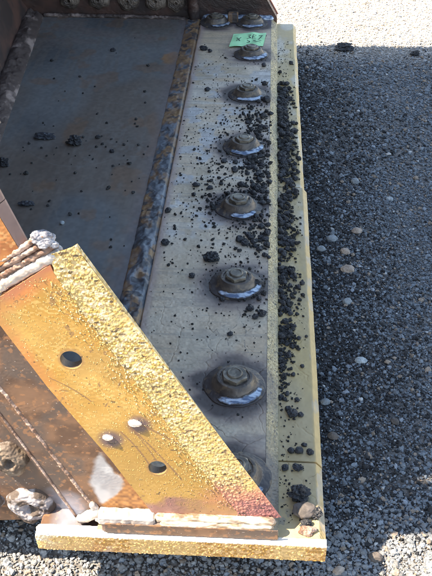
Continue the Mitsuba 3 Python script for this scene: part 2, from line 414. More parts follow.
scene['orange_rust'] = principled(rust_color, 0.6, 0.0, 0.4, plate_bump, 0.004)
scene['purple_edge'] = principled(lambda p, n, uv: mix((0.14, 0.085, 0.075), (0.24, 0.17, 0.15), pfbm(p.x * 40, p.y * 40, p.z * 40, 3)), 0.5, 0.2)
scene['dark_red_plate'] = principled(lambda p, n, uv: mix((0.045, 0.033, 0.030), (0.105, 0.056, 0.042), ss(0.35, 0.7, pfbm(p.x * 9, p.y * 9, p.z * 9, 4))), 0.5, 0.1, 0.5, yellow_bump, 0.003)
scene['red_rust'] = principled(lambda p, n, uv: mix((0.17, 0.05, 0.035), (0.30, 0.10, 0.06), pfbm(p.x * 30, p.y * 30, p.z * 30, 3)), 0.6, 0.0, 0.4)
scene['crust'] = principled(lambda p, n, uv: mix((0.075, 0.055, 0.048), (0.30, 0.23, 0.20), ss(0.46, 0.72, pfbm(p.x * 24, p.y * 14, p.z * 30, 4))), 0.65, 0.1, 0.4, yellow_bump, 0.004)
scene['pale_weld'] = principled(lambda p, n, uv: mix(mix((0.19, 0.135, 0.085), (0.52, 0.46, 0.38), ss(0.3, 0.66, pfbm(p.x * 45, p.y * 90, p.z * 160, 3))), (0.13, 0.09, 0.07), 0.7 * ss(0.60, 0.72, pfbm(p.x * 30 + 5, p.y * 60, p.z * 60, 3))), 0.45, 0.15, 0.5, yellow_bump, 0.002)
scene['white_weld'] = principled(lambda p, n, uv: mix((0.24, 0.195, 0.17), (0.60, 0.57, 0.54), pfbm(p.x * 45, p.y * 45, p.z * 45, 3)), 0.35, 0.3, 0.6, yellow_bump, 0.002)
scene['pink_weld'] = principled(lambda p, n, uv: mix((0.14, 0.08, 0.055), (0.44, 0.32, 0.26), ss(0.3, 0.7, pfbm(p.x * 45, p.y * 45, p.z * 45, 3))), 0.5, 0.1, 0.5, yellow_bump, 0.003)
scene['blue_slag'] = principled(lambda p, n, uv: mix((0.10, 0.105, 0.135), (0.34, 0.335, 0.36), ss(0.35, 0.65, pfbm(p.x * 60, p.y * 60, p.z * 60, 3))), 0.35, 0.2, 0.6, yellow_bump, 0.002)
scene['shiny_steel'] = principled((0.80, 0.80, 0.82), 0.25, 0.8, 0.6, yellow_bump, 0.001)
def glint_color(p, n, uv):  # bright sky reflection on the weld skirt, painted as pale blue
    e = dr.minimum(dr.minimum(uv.x, 1 - uv.x) * 3.0, dr.minimum(uv.y, 1 - uv.y)) + 0.35 * (pfbm(p.x * 110, p.y * 110, p.z * 110, 3) - 0.5)
    c = mix((0.10, 0.14, 0.22), (0.42, 0.49, 0.58), ss(0.36, 0.60, pfbm(p.x * 60, p.y * 170, p.z * 170, 3)))
    return mix((0.060, 0.050, 0.045), c, ss(0.02, 0.26, e))


scene['painted_glint'] = principled(glint_color, 0.36, 0.4, 0.5, yellow_bump, 0.0012)
scene['tinted_steel'] = principled(lambda p, n, uv: mix((0.12, 0.165, 0.25), (0.44, 0.51, 0.60), ss(0.36, 0.60, pfbm(p.x * 60, p.y * 170, p.z * 170, 3))), 0.34, 0.45, 0.6, yellow_bump, 0.0012)


def washer_color(p, n, uv):
    nz = pfbm(p.x * 40, p.y * 40, p.z * 60, 3)
    c = mix((0.070, 0.060, 0.054), (0.140, 0.115, 0.092), ss(0.3, 0.7, nz))
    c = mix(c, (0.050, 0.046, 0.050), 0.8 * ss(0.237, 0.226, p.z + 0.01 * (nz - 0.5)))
    return mix(c, (0.30, 0.22, 0.12), 0.3 * ss(0.58, 0.7, pfbm(p.x * 90, p.y * 90, p.z * 90, 3)))


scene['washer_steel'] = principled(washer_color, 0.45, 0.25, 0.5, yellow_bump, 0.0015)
scene['nut_steel'] = principled(lambda p, n, uv: mix((0.105, 0.092, 0.075), (0.22, 0.195, 0.155), ss(0.35, 0.65, pfbm(p.x * 70, p.y * 70, p.z * 70, 3))), 0.42, 0.35, 0.5, yellow_bump, 0.001)
scene['button_weld'] = principled(lambda p, n, uv: mix((0.065, 0.048, 0.037), (0.17, 0.13, 0.095), ss(0.35, 0.65, pfbm(p.x * 40, p.y * 40, p.z * 40, 3))), 0.6, 0.0, 0.5, yellow_bump, 0.004)
scene['button_pale'] = principled(lambda p, n, uv: mix((0.080, 0.064, 0.055), (0.32, 0.30, 0.31), ss(0.42, 0.64, pfbm(p.x * 50, p.y * 50, p.z * 50, 3))), 0.75, 0.0, 0.25, yellow_bump, 0.004)
scene['button_dark'] = principled(lambda p, n, uv: mix((0.07, 0.055, 0.045), (0.17, 0.135, 0.105), ss(0.35, 0.65, pfbm(p.x * 30, p.y * 30, p.z * 30, 3))), 0.55, 0.1, 0.5, yellow_bump, 0.004)


def bar_color(p, n, uv):
    c = mix((0.36, 0.19, 0.045), (0.60, 0.38, 0.16), ss(0.3, 0.7, pn(p.x * 170, p.y * 170, p.z * 170)))
    nz = pfbm(p.x * 26, p.y * 26, p.z * 40, 3)
    c = mix(c, (0.62, 0.58, 0.52), 0.8 * ss(0.50, 0.60, nz) * ss(-0.30, -0.38, p.x + 0.25 * (pn(p.x * 20, 1.0, 2.0) - 0.5)))
    c = mix(c, (0.40, 0.20, 0.08), 0.7 * ss(0.175, 0.15, p.z + 0.02 * (nz - 0.5)) * ss(-0.2, -0.32, p.x))
    c = mix(c, (0.62, 0.46, 0.20), 0.4 * ss(0.55, 0.65, pfbm(p.x * 14, p.y * 14, 2.0, 2)))
    top = ss(0.186, 0.189, p.z)  # bar top paler: sunlight on it put into the colour
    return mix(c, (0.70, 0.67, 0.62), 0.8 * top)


scene['bar_grain'] = principled(bar_color, 0.42, 0.0, 0.5)

# ------------------------------------------------------------------ ground
def gz(x, y):
    p = np.stack([np.asarray(x, float), np.asarray(y, float), np.zeros(np.shape(x))], -1)
    return 0.016 * (meshkit.fbm(p * 2.2, 3, 3) - 0.5) + 0.009 * (meshkit.noise(p * 9, 5) - 0.5)


def blackness(x, y):
    """How thickly black crumbs lie on the gravel: densest beside the bucket, also painting its shade darker, thinning outwards."""
    p = np.stack([x, y, np.zeros_like(x)], -1)
    a = np.clip(1.15 - (np.abs(x - 0.17)) / (0.26 + 0.16 * np.clip((2.9 - y) / 1.0, 0, 1) + 0.25 * np.exp(-((y - 3.35) / 0.25) ** 2)), 0.10, 1) * np.clip((4.45 - y) / 0.5, 0, 1) * np.clip((y - 1.22) / 0.35, 0.10, 1)
    return np.clip(a * (0.45 + 0.9 * meshkit.fbm(p * 3.0, 3, 11)), 0, 1)


def axis_coords(lo, hi, step, far):
    a = np.arange(lo, hi + 1e-9, step)
    g = np.geomspace(0.1, far, 14)
    return np.concatenate([lo - g[::-1], a, hi + g])


gx, gy = axis_coords(-1.6, 2.2, 0.03, 240), axis_coords(0.6, 6.5, 0.03, 240)
GX, GY = np.meshgrid(gx, gy, indexing='ij')
GZ = gz(GX, GY) * np.exp(-(np.maximum(0, np.hypot(GX, GY - 3) - 4) / 3) ** 2) - 0.002
nx, ny = GX.shape
ii, jj = np.meshgrid(np.arange(nx - 1), np.arange(ny - 1), indexing='ij')
aa = (ii * ny + jj).ravel()
gm = trimesh.Trimesh(np.stack([GX, GY, GZ], -1).reshape(-1, 3), np.vstack([np.stack([aa, aa + ny, aa + ny + 1], 1), np.stack([aa, aa + ny + 1, aa + 1], 1)]), process=False)


def ground_color(p, n, uv):
    a, b, r = voronoi(p.x * 75, p.y * 75)
    c = mix(mix((0.16, 0.155, 0.15), (0.30, 0.29, 0.28), r), mix((0.46, 0.42, 0.37), (0.66, 0.62, 0.56), r), ss(4.1, 4.5, p.y))  # far ground paler: sunlit brightness put into the colour
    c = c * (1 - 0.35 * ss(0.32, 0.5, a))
    blk = dr.clip(1.15 - dr.abs(p.x - 0.17) / 0.40, 0.35, 1) * ss(4.45, 4.0, p.y) * ss(0.7, 1.2, p.y)  # shaded band beside the bucket darkened in colour, with its black crumbs
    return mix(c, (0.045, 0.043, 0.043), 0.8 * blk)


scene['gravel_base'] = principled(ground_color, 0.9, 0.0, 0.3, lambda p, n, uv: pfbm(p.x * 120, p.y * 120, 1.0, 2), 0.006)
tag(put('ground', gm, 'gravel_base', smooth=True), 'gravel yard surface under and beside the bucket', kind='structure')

ICO0, ICO1, ICO2 = (trimesh.creation.icosphere(subdivisions=k) for k in (0, 1, 2))


def rand_rot(n):
    q = rng.normal(size=(n, 4))
    q /= np.linalg.norm(q, axis=1, keepdims=True)
    w, x, y, z = q.T
    return np.stack([1 - 2 * (y * y + z * z), 2 * (x * y - z * w), 2 * (x * z + y * w), 2 * (x * y + z * w), 1 - 2 * (x * x + z * z), 2 * (y * z - x * w), 2 * (x * z - y * w), 2 * (y * z + x * w), 1 - 2 * (x * x + y * y)], -1).reshape(-1, 3, 3)


def stones(pos, size, col, ico, rough=0.22):
    """Many irregular stones as one mesh with a colour per stone; size is half the mean width."""
    n, tv, tf = len(pos), np.array(ico.vertices), np.array(ico.faces)
    rad = 1 + rough * rng.normal(size=(n, len(tv)))
    v = tv[None] * np.clip(rad, 0.55, 1.5)[..., None] * rng.uniform(0.65, 1.3, (n, 1, 3))
    v = np.einsum('nij,nkj->nki', rand_rot(n), v)
    v[..., 2] *= 0.8
    v = v * size[:, None, None] + pos[:, None]
    f = tf[None] + (np.arange(n) * len(tv))[:, None, None]
    return v.reshape(-1, 3), f.reshape(-1, 3), np.repeat(col, len(tv), 0)


def gravel(n, x0, x1, y0, y1, smin, smax, ico, black_share):
    x, y = rng.uniform(x0, x1, n), rng.uniform(y0, y1, n)
    s = smin + (smax - smin) * rng.random(n) ** 2.6
    bl = rng.random(n) < blackness(x, y) * black_share
    tone = rng.random((n, 1))
    out = (np.clip(np.maximum((y - 4.1) / 0.4, (1.45 - y) / 0.3 * 0.40), 0, 1))[:, None]  # paler stones where the sun falls, its brightness put into their colour
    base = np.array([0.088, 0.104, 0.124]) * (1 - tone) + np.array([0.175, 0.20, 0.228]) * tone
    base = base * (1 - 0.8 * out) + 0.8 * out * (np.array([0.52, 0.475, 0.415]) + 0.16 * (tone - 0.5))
    kind = rng.random(n)
    base = np.where(((kind < 0.10) & (out[:, 0] < 0.5))[:, None], [0.24, 0.195, 0.155], base)
    base = np.where((kind > 0.88)[:, None], [0.20, 0.225, 0.26], base)
    base = np.where((kind > 0.985)[:, None], [0.42, 0.43, 0.43], base)
    col = np.where(bl[:, None], [0.020, 0.021, 0.024], base) * rng.uniform(0.75, 1.2, (n, 1))
    z = gz(x, y) + s * rng.uniform(-0.1, 0.6, n)
    return stones(np.stack([x, y, z], 1), s, col, ico)


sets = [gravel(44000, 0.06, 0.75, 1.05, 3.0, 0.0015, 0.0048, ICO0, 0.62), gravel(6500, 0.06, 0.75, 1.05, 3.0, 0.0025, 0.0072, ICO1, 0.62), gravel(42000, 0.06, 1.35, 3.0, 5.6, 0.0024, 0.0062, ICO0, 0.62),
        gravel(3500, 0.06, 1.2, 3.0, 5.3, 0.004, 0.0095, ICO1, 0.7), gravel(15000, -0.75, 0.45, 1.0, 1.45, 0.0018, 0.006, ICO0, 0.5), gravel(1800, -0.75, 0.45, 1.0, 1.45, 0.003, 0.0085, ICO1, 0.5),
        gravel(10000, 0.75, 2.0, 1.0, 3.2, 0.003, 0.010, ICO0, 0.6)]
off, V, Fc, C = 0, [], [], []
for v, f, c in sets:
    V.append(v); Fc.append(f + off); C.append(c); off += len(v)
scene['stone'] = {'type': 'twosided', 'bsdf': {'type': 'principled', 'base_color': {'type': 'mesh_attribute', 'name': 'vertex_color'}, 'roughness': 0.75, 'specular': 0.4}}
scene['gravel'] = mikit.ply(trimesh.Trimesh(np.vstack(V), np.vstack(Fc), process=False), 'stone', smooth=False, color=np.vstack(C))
tag('gravel', 'loose grey and black gravel covering the yard around the bucket', 'gravel', kind='stuff')


def pebble_mesh(seed, lump=0.25, sub=3, freq=1.6, fine=0.0):
    m = trimesh.creation.icosphere(subdivisions=sub)
    v = np.array(m.vertices)
    k = 1 + lump * 2 * (meshkit.fbm(v * freq + seed * 3.1, 3, seed) - 0.5)
    if fine:
        k = k + fine * 2 * (meshkit.noise(v * 5 + seed, seed + 2) - 0.5)
    m.vertices = v * k[:, None]
    return m


def stone_mat(a, b):
    return principled(lambda p, n, uv: mix(a, b, ss(0.3, 0.7, pfbm(p.x * 90, p.y * 90, p.z * 90, 3))), 0.75, 0.0, 0.4, yellow_bump, 0.0015)


for name, a, b in (('pale_blue_stone', (0.26, 0.30, 0.33), (0.40, 0.44, 0.46)), ('pink_stone', (0.27, 0.215, 0.175), (0.36, 0.30, 0.25)), ('grey_stone', (0.15, 0.17, 0.19), (0.24, 0.265, 0.285)), ('brown_stone', (0.075, 0.066, 0.060), (0.125, 0.108, 0.098))):
    scene[name] = stone_mat(a, b)
scene['black_clod'] = principled(lambda p, n, uv: mix((0.013, 0.014, 0.017), (0.030, 0.031, 0.036), pfbm(p.x * 150, p.y * 150, p.z * 150, 2)), 0.6, 0.0, 0.5)
scene['black_glint'] = principled((0.04, 0.045, 0.055), 0.35, 0.0, 0.6)


def place(key, mesh_dict, x, y, z, sx, sy, sz, rot):
    scene[key] = {**mesh_dict, 'to_world': T().translate([x, y, z]).rotate([0, 0, 1], rot).scale([sx, sy, sz])}


BIG = [mikit.ply(pebble_mesh(140 + s, 0.40, 3, 2.2, 0.35), None, smooth=False) for s in range(4)]
LUMP2 = [mikit.ply(pebble_mesh(60 + s, 0.30, 3, 1.7, 0.05), None, smooth=True) for s in range(4)]
PEB = [mikit.ply(pebble_mesh(s, 0.22), None, smooth=True) for s in range(4)]
for x, y, w, h, mat, lab in (
        (0.298, 1.933, 0.020, 0.013, 'pale_blue_stone', 'pale blue oval pebble in the dark gravel, nearest of the pale ones'),
        (0.291, 2.380, 0.026, 0.017, 'pink_stone', 'pinkish oval pebble in the dark gravel, larger of two beige ones close together'),
        (0.288, 2.485, 0.020, 0.016, 'pink_stone', 'beige round pebble just behind the large pinkish pebble in the gravel'),
        (0.249, 2.562, 0.024, 0.015, 'grey_stone', 'blue-grey flat pebble in the black gravel behind the beige round pebble'),
        (0.210, 2.492, 0.018, 0.014, 'grey_stone', 'small blue-grey pebble close to the cutting edge beside the flat blue-grey pebble'),
        (0.354, 2.962, 0.019, 0.018, 'grey_stone', 'round grey pebble in the gravel farther back than the beige pebbles'),
        (0.336, 2.617, 0.022, 0.012, 'pink_stone', 'long pale brown pebble lying crosswise in the gravel'),
        (0.277, 2.208, 0.018, 0.016, 'grey_stone', 'round slate-grey pebble in the gravel in front of the large pinkish pebble'),
        (0.470, 2.842, 0.016, 0.011, 'pale_blue_stone', 'small whitish pebble out in the gravel, right of the round grey pebble'),
        (0.205, 1.633, 0.017, 0.012, 'brown_stone', 'brownish angular pebble beside the cutting edge near its seam'),
        (0.279, 1.271, 0.020, 0.014, 'brown_stone', 'brown pebble on the edge of the sunlit gravel at the near right corner'),
        (0.197, 1.233, 0.016, 0.012, 'pink_stone', 'pinkish pebble on the ground just below the near corner of the cutting edge'),
        (0.192, 1.760, 0.015, 0.012, 'grey_stone', 'dull grey pebble lying close to the cutting edge, level with a cracked patch of paint'),
        (0.366, 1.699, 0.014, 0.011, 'brown_stone', 'small tan pebble in dark gravel, near the pale blue oval pebble')):
    k = numbered('pebble')
    w, h = 0.82 * w, 0.82 * h
    place(k, {**LUMP2[int(rng.integers(4))], 'bsdf': {'type': 'ref', 'id': mat}}, x, y, float(gz(x, y)) + h * 0.45, w, w * 0.72, h, float(rng.uniform(-30, 30)))
    tag(k, lab, 'pebble')

# ------------------------------------------------------------------ bucket
B = 'loader_bucket'
tag(B, 'large rust and yellow steel loader bucket lying on gravel with a bolted lip', 'bucket')
ZL, ZE = 0.22, 0.19                     # top of the lip plate, top of the cutting edge
YN, YF = 1.158, 4.09                    # near end of the lip plate, foot of the far side wall


def part(name, mesh, bsdf, smooth=False, label=None, **kw):
    k = put(f'{B}__{name}', mesh, bsdf, smooth, **kw)
    if label:
        tag(k, label)
    return k


part('floor', box(-1.12, -0.352, 1.26, YF + 0.02, 0.165, 0.215), 'worn_steel', label='dark blue-grey bucket floor, worn and scuffed')


def seam_pts(u, v):
    y = 1.22 + u * (YF - 1.22)
    x = -0.356 + v * (0.068)
    near = np.clip((3.2 - y) / 1.2, 0.35, 1)
    p = np.stack([x, y, 0 * x], -1)
    prof = np.sin(np.pi * np.clip(v * 1.02, 0, 1)) ** 0.6
    lum = meshkit.fbm(p * [38, 22, 1], 3, 4)
    lum2 = meshkit.fbm(p * [90, 90, 1], 2, 6)
    h = prof * near * (0.004 + 0.024 * np.clip(lum - 0.33, 0, 1) + 0.008 * (lum2 - 0.5))
    groove = np.exp(-((v - 0.93) / 0.05) ** 2)
    z = 0.2165 + 0.004 * v + h - 0.007 * groove
    wob = 0.005 * (meshkit.fbm(np.stack([0 * y, y * 16, 0 * y], -1), 3, 8) - 0.5)
    return np.stack([x + wob * (1 - v), y, z], -1)


part('floor_weld', grid(seam_pts, 700, 22), 'rusty_seam', smooth=True, label='lumpy rust-orange and blue-grey weld between floor and lip')
part('floor_weld_backing', box(-0.352, -0.289, 1.22, YF + 0.02, 0.165, 0.209), 'rusty_seam')

# lip plate with its grainy bevel
part('lip_plate', box(-0.289, 0.034, YN, YF + 0.04, 0.1925, ZL, 0.0015), 'lip_paint', label='tan painted lip plate with heat-tinted rings around its bolts')
part('lip_bevel_body', trimesh.convex.convex_hull(np.array([(x, y, z) for y in (YN, YF + 0.04) for x, z in ((0.0342, 0.1925), (0.0342, ZL - 0.0005), (0.060, 0.1925), (0.060, 0.1955))])), 'grainy_edge')


def bevel_pts(u, v):
    y = YN + 0.002 + u * (YF + 0.03 - YN)
    x = 0.033 + v * 0.0275
    z = ZL + 0.001 - v * 0.025
    p = np.stack([x, y, z], -1)
    h = 0.0030 * vor_grain(p, 0.0065, 3) + 0.0016 * vor_grain(p, 0.0035, 5)
    h *= np.clip(np.minimum(v, 1 - v) / 0.08, 0, 1)
    return p + h[..., None] * np.array([0.68, 0, 0.73])


part('lip_bevel', grid(bevel_pts, 1700, 16), 'grainy_edge', smooth=True, label='sand-coloured grainy sloping strip along the lip')

# cutting edge: three lengths butted together, a plate with a chamfered outer edge
def edge_segment(y0, y1, dx):
    prof = np.array([(-0.30, 0.136), (-0.30, ZE), (0.137 + dx, ZE), (0.1405 + dx, ZE - 0.0012), (0.1535 + dx, ZE - 0.016), (0.1545 + dx, 0.136)])
    nseg = max(2, int((y1 - y0) / 0.02))
    ys = np.linspace(y0, y1, nseg + 1)
    n = len(prof)
    P = np.stack([np.repeat(prof[None, :, 0], len(ys), 0), np.repeat(ys[:, None], n, 1), np.repeat(prof[None, :, 1], len(ys), 0)], -1)
    wob = 0.0035 * (meshkit.fbm(np.stack([0 * ys, ys * 9, 0 * ys], -1), 4, 2) - 0.5)
    P[:, 2:, 0] += wob[:, None]
    P[[0, -1]] += np.array([0, 1, 0]) * np.array([0.0008, -0.0008])[:, None, None]
    i, j = np.meshgrid(np.arange(nseg), np.arange(n), indexing='ij')
    q = np.stack([i * n + j, (i + 1) * n + j, (i + 1) * n + (j + 1) % n, i * n + (j + 1) % n], -1).reshape(-1, 4)
    f = np.vstack([q[:, [0, 1, 2]], q[:, [0, 2, 3]]])
    cap = np.array([(0, k, k + 1) for k in range(1, n - 1)])
    f = np.vstack([f, cap, cap[:, ::-1] + nseg * n])
    m = trimesh.Trimesh(P.reshape(-1, 3), f, process=False)
    if m.volume < 0:
        m.invert()
    return m


part('cutting_edge', edge_segment(1.163, 1.366, 0.001), 'edge_paint', smooth=25, label='short tan length of cutting edge at the near corner, before the seam')
part('cutting_edge', edge_segment(1.3695, 2.575, 0.002), 'edge_paint', smooth=25, label='middle length of the tan cutting edge, beyond the near seam')
part('cutting_edge', edge_segment(2.5785, 4.13, -0.006), 'edge_paint', smooth=25, label='far length of the tan cutting edge, strewn with black lumps')

# its near end: a bar with a grainy sunlit face and a rounded left end
def bar_pts(u, v):
    """Strip over the front face and the top: v 0 bottom of the face, 0.6 top edge, 1 back of the top."""
    L, Rr = -0.425, 0.1545
    x = L + u * (Rr - L)
    t = np.clip(v / 0.58, 0, 1)
    w = np.clip((v - 0.58) / 0.42, 0, 1)
    back = np.where(x < -0.272, 0.026, 0.018)
    rnd = np.clip((L + 0.022 - x) / 0.022, 0, 1)
    drop = 0.022 * (1 - np.sqrt(np.clip(1 - rnd ** 2, 0, 1)))
    y = 1.146 + 0.004 * (1 - t) + w * back + drop * 0.5
    zt = ZE - drop * 0.9 + 0.002 * (meshkit.fbm(np.stack([x * 14, 0 * x, 0 * x], -1), 2, 5) - 0.5)
    z = 0.140 + drop * 0.5 + (zt - 0.140 - drop * 0.5) * (1 - (1 - t) ** 1.05) - 0.0012 * np.exp(-((v - 0.58) / 0.05) ** 2) - 0.0005 * w
    p = np.stack([x, y, z], -1)
    g = (0.0026 * vor_grain(p, 0.0052, 13) + 0.0015 * vor_grain(p, 0.003, 15)) * np.where(v < 0.66, 1, 0.25)
    dirn = np.where((v < 0.58)[..., None], np.array([0, -0.94, 0.34]), np.array([0, -0.1, 0.99]))
    return p + g[..., None] * dirn


part('end_bar', box(-0.422, 0.1535, 1.152, 1.162, 0.136, ZE - 0.003, 0.002), 'bar_grain')
part('end_bar_heel', box(-0.424, -0.303, 1.163, 1.172, 0.141, ZE - 0.003, 0.003), 'bar_grain')
part('end_bar_face', grid(bar_pts, 520, 44), 'bar_grain', smooth=True, label='sunlit yellow grainy end face of the cutting edge')

# ---- near side
LEAN = 0.05
def lean(p, z0=0.22):
    return 1.0


def sp(x, z, dy=0.0):
    return (x, 1.175 + dy + LEAN * (z - 0.22), z)


edge_x = lambda z: 0.057 - 0.5983 * (z - 0.241)         # right edge of the side plate
inner_x = lambda z: np.interp(z, [0.25, 0.401, 0.519, 0.668, 0.777], [-0.027, -0.122, -0.183, -0.272, -0.331])
HOLES = [(-0.319, 0.602, 0.0195), (-0.175, 0.353, 0.0175)]
poly = [(-0.184, 0.222), (-0.004, 0.222), (-0.027, 0.25), (-0.122, 0.401), (-0.183, 0.519), (-0.272, 0.668), (-0.331, 0.777), (-0.337, 0.796), (-0.428, 0.730), (-0.436, 0.672), (-0.366, 0.538), (-0.264, 0.371)]
pl = prism_xz(poly, 1.175, 1.195, LEAN, holes=HOLES)
part('side_plate', pl, 'yellow_paint', smooth=False, label='sunlit golden yellow side plate with two bolt holes and two spot welds')
back = [(-0.004, 0.222), (0.057, 0.222), (edge_x(0.826), 0.826), (-0.337, 0.796), (-0.331, 0.777), (-0.272, 0.668), (-0.183, 0.519), (-0.122, 0.401), (-0.027, 0.25)]
part('side_plate_edge_backing', prism_xz(back, 1.1840, 1.1945, LEAN), 'yellow_grain')


def hard_pts(u, v):
    z = 0.228 + u * (0.829 - 0.228)
    xi, xe = inner_x(z) - 0.004, edge_x(z)
    jag = 0.010 * (meshkit.fbm(np.stack([z * 30, 0 * z, 0 * z], -1), 3, 4) - 0.5)
    x = xi + jag * (1 - v) + v * (xe - xi)
    zz = z + (1 - v) * (-0.012) * u
    dep = 0.0005 + 0.0055 * v
    y = 1.175 + dep + LEAN * (zz - 0.22)
    p = np.stack([x, y, zz], -1)
    thin = np.clip(0.35 + 1.3 * meshkit.fbm(p * 28, 3, 31) - 0.45 * v, 0.12, 1)
    h = (0.0023 * vor_grain(p, 0.0052, 21) + 0.0017 * vor_grain(p, 0.0032, 23)) * thin + 0.0012 * (meshkit.fbm(p * 45, 2, 5) - 0.5) * np.clip(v / 0.3, 0, 1)
    fade = np.clip(v / 0.10, 0, 1) * np.clip((1 - v) / 0.05, 0, 1)
    h = np.where(v < 0.1, h * np.clip(v / 0.1, 0.0, 1), h) * np.clip((1 - v) / 0.05, 0.2, 1)
    return p + h[..., None] * np.array([0.28, -0.93, 0.2])


part('hard_facing', grid(hard_pts, 640, 80), 'yellow_grain', smooth=True, label='rough sparkling band of weld grains along the side plate edge')
# loose spatter over the plate next to the band
sv = []
for k in range(2300):
    z = rng.uniform(0.25, 0.77)
    off_ = abs(rng.normal(0, 0.020)) if k < 600 else rng.uniform(0, 0.17)
    x = float(inner_x(z)) - off_ + 0.003
    if x < -0.436 - 0.573 * (z - 0.672) + 0.006 or z > 0.752 + 0.72 * (x + 0.428) or z < 0.24 or any((x - a) ** 2 + (z - b) ** 2 < (c + 0.003) ** 2 for a, b, c in HOLES):
        continue
    s = rng.uniform(0.0004, 0.0008) if k >= 600 else rng.uniform(0.0006, 0.0018)
    m = ICO0.copy()
    m.vertices = m.vertices * (s * rng.uniform(0.7, 1.3, 3)) + np.array(sp(x, z, -0.0002))
    sv.append(m)
tag(part('weld_spatter', trimesh.util.concatenate(sv), 'yellow_grain'), 'fine weld spatter scattered on the yellow plate', kind='stuff')
for i, (x, z, a) in enumerate(((-0.265, 0.426, 0.010), (-0.213, 0.463, 0.012))):
    m = pebble_mesh(40 + i, 0.2, 3)
    m.vertices = m.vertices * [a * 1.05, 0.005, a * 0.72] + np.array(sp(x, z, -0.001))
    part('spot_weld', m, 'shiny_steel', smooth=True)

# weld along the plate's foot and the white block of weld left of it
def foot(x0, x1, z0, z1, dy, r, seed, **kw):
    return bead([sp(x0, z0, dy), sp(0.5 * (x0 + x1), 0.5 * (z0 + z1) + 0.001, dy), sp(x1, z1, dy)], r, seed=seed, **kw)


part('foot_weld', trimesh.util.concatenate([foot(-0.185, 0.055, 0.226, 0.226, -0.005, 0.0085, 31, strands=7, ripple=0.06, lump=0.28), foot(-0.175, 0.050, 0.219, 0.218, -0.011, 0.0075, 33, strands=6, ripple=0.06, lump=0.3)]), 'pale_weld', smooth=True,
     label='pale fibrous weld bead along the foot of the side plate')
def weld_block(x0, x1, y0, y1, z0, z1, seed):
    m = box(x0, x1, y0, y1, z0, z1, 0.004)
    m = m.subdivide_to_size(0.0035)
    v = np.array(m.vertices)
    c = v.mean(0)
    d = v - c
    v = v + d / np.linalg.norm(d, axis=1, keepdims=True) * (0.006 * (meshkit.fbm(v / 0.012, 3, seed) - 0.5) + 0.003 * np.sin(v[:, :1] * 260 + 3 * meshkit.noise(v / 0.02, seed)[:, None]) * 0.4).reshape(len(v), -1)[:, :1]
    m.vertices = v
    return m


part('white_weld', weld_block(-0.296, -0.181, 1.157, 1.188, 0.2105, 0.2335, 4), 'white_weld', smooth=True, label='bright white block of weld left of the foot weld')
part('lip_end', box(-0.281, 0.058, YN - 0.0035, YN - 0.0005, 0.1935, 0.2185), 'brown_plate')

# brown side wall: a plate beside the yellow one, a strip beyond its weld, and the wall behind with weld buttons
wall = [(-0.184, 0.222), (-0.264, 0.371), (-0.366, 0.538), (-0.436, 0.672), (-0.52, 0.80), (-0.66, 0.88), (-0.458, 0.523), (-0.296, 0.206), (-0.20, 0.206)]
part('side_wall_flange', prism_xz(wall, 1.187, 1.214, LEAN), 'brown_plate', label='brown rust-flecked flange beside the yellow plate')
strip = [(-0.297, 0.190), (-0.300, 0.206), (-0.462, 0.523), (-0.66, 0.872), (-0.70, 0.84), (-0.474, 0.440), (-0.335, 0.150)]
part('side_wall_strip', prism_xz(strip, 1.199, 1.228, LEAN), 'brown_plate')
outer = [(-0.30, 0.140), (-0.22, 0.20), (-0.28, 0.371), (-0.38, 0.538), (-0.50, 0.80), (-0.75, 1.5), (-0.80, 2.05), (-1.1, 1.95), (-1.35, 1.35), (-1.36, 0.8), (-1.20, 0.35), (-0.98, 0.13), (-0.55, 0.128), (-0.40, 0.142)]
part('side_wall', prism_xz(outer, 1.2295, 1.262, LEAN), 'brown_plate', label='dark brown outer side wall with weld buttons')
part('flange_weld', bead([sp(-0.60, 0.772, 0.0145), sp(-0.458, 0.523, 0.0145), sp(-0.380, 0.370, 0.0145), sp(-0.298, 0.207, 0.0145)], 0.0046, seed=51, ripple=0.0, lump=0.5, step=0.0012), 'pink_weld', smooth=True, label='thin pinkish weld bead running down the side wall')
part('flange_weld', bead([sp(-0.68, 0.82, 0.024), sp(-0.470, 0.450, 0.024), sp(-0.400, 0.300, 0.024), sp(-0.338, 0.165, 0.024)], 0.0026, seed=53, ripple=0.0, lump=0.5, step=0.0012), 'pink_weld', smooth=True)
part('corner_weld', bead([sp(-0.345, 0.180, 0.020), sp(-0.318, 0.205, 0.010), sp(-0.293, 0.228, 0.004)], 0.010, seed=55, ripple=0.2, lump=0.4), 'white_weld', smooth=True)
part('corner_weld', bead([sp(-0.312, 0.245, 0.010), sp(-0.300, 0.222, 0.006), sp(-0.297, 0.200, 0.000)], 0.007, seed=56, ripple=0.2, lump=0.4), 'white_weld', smooth=True)


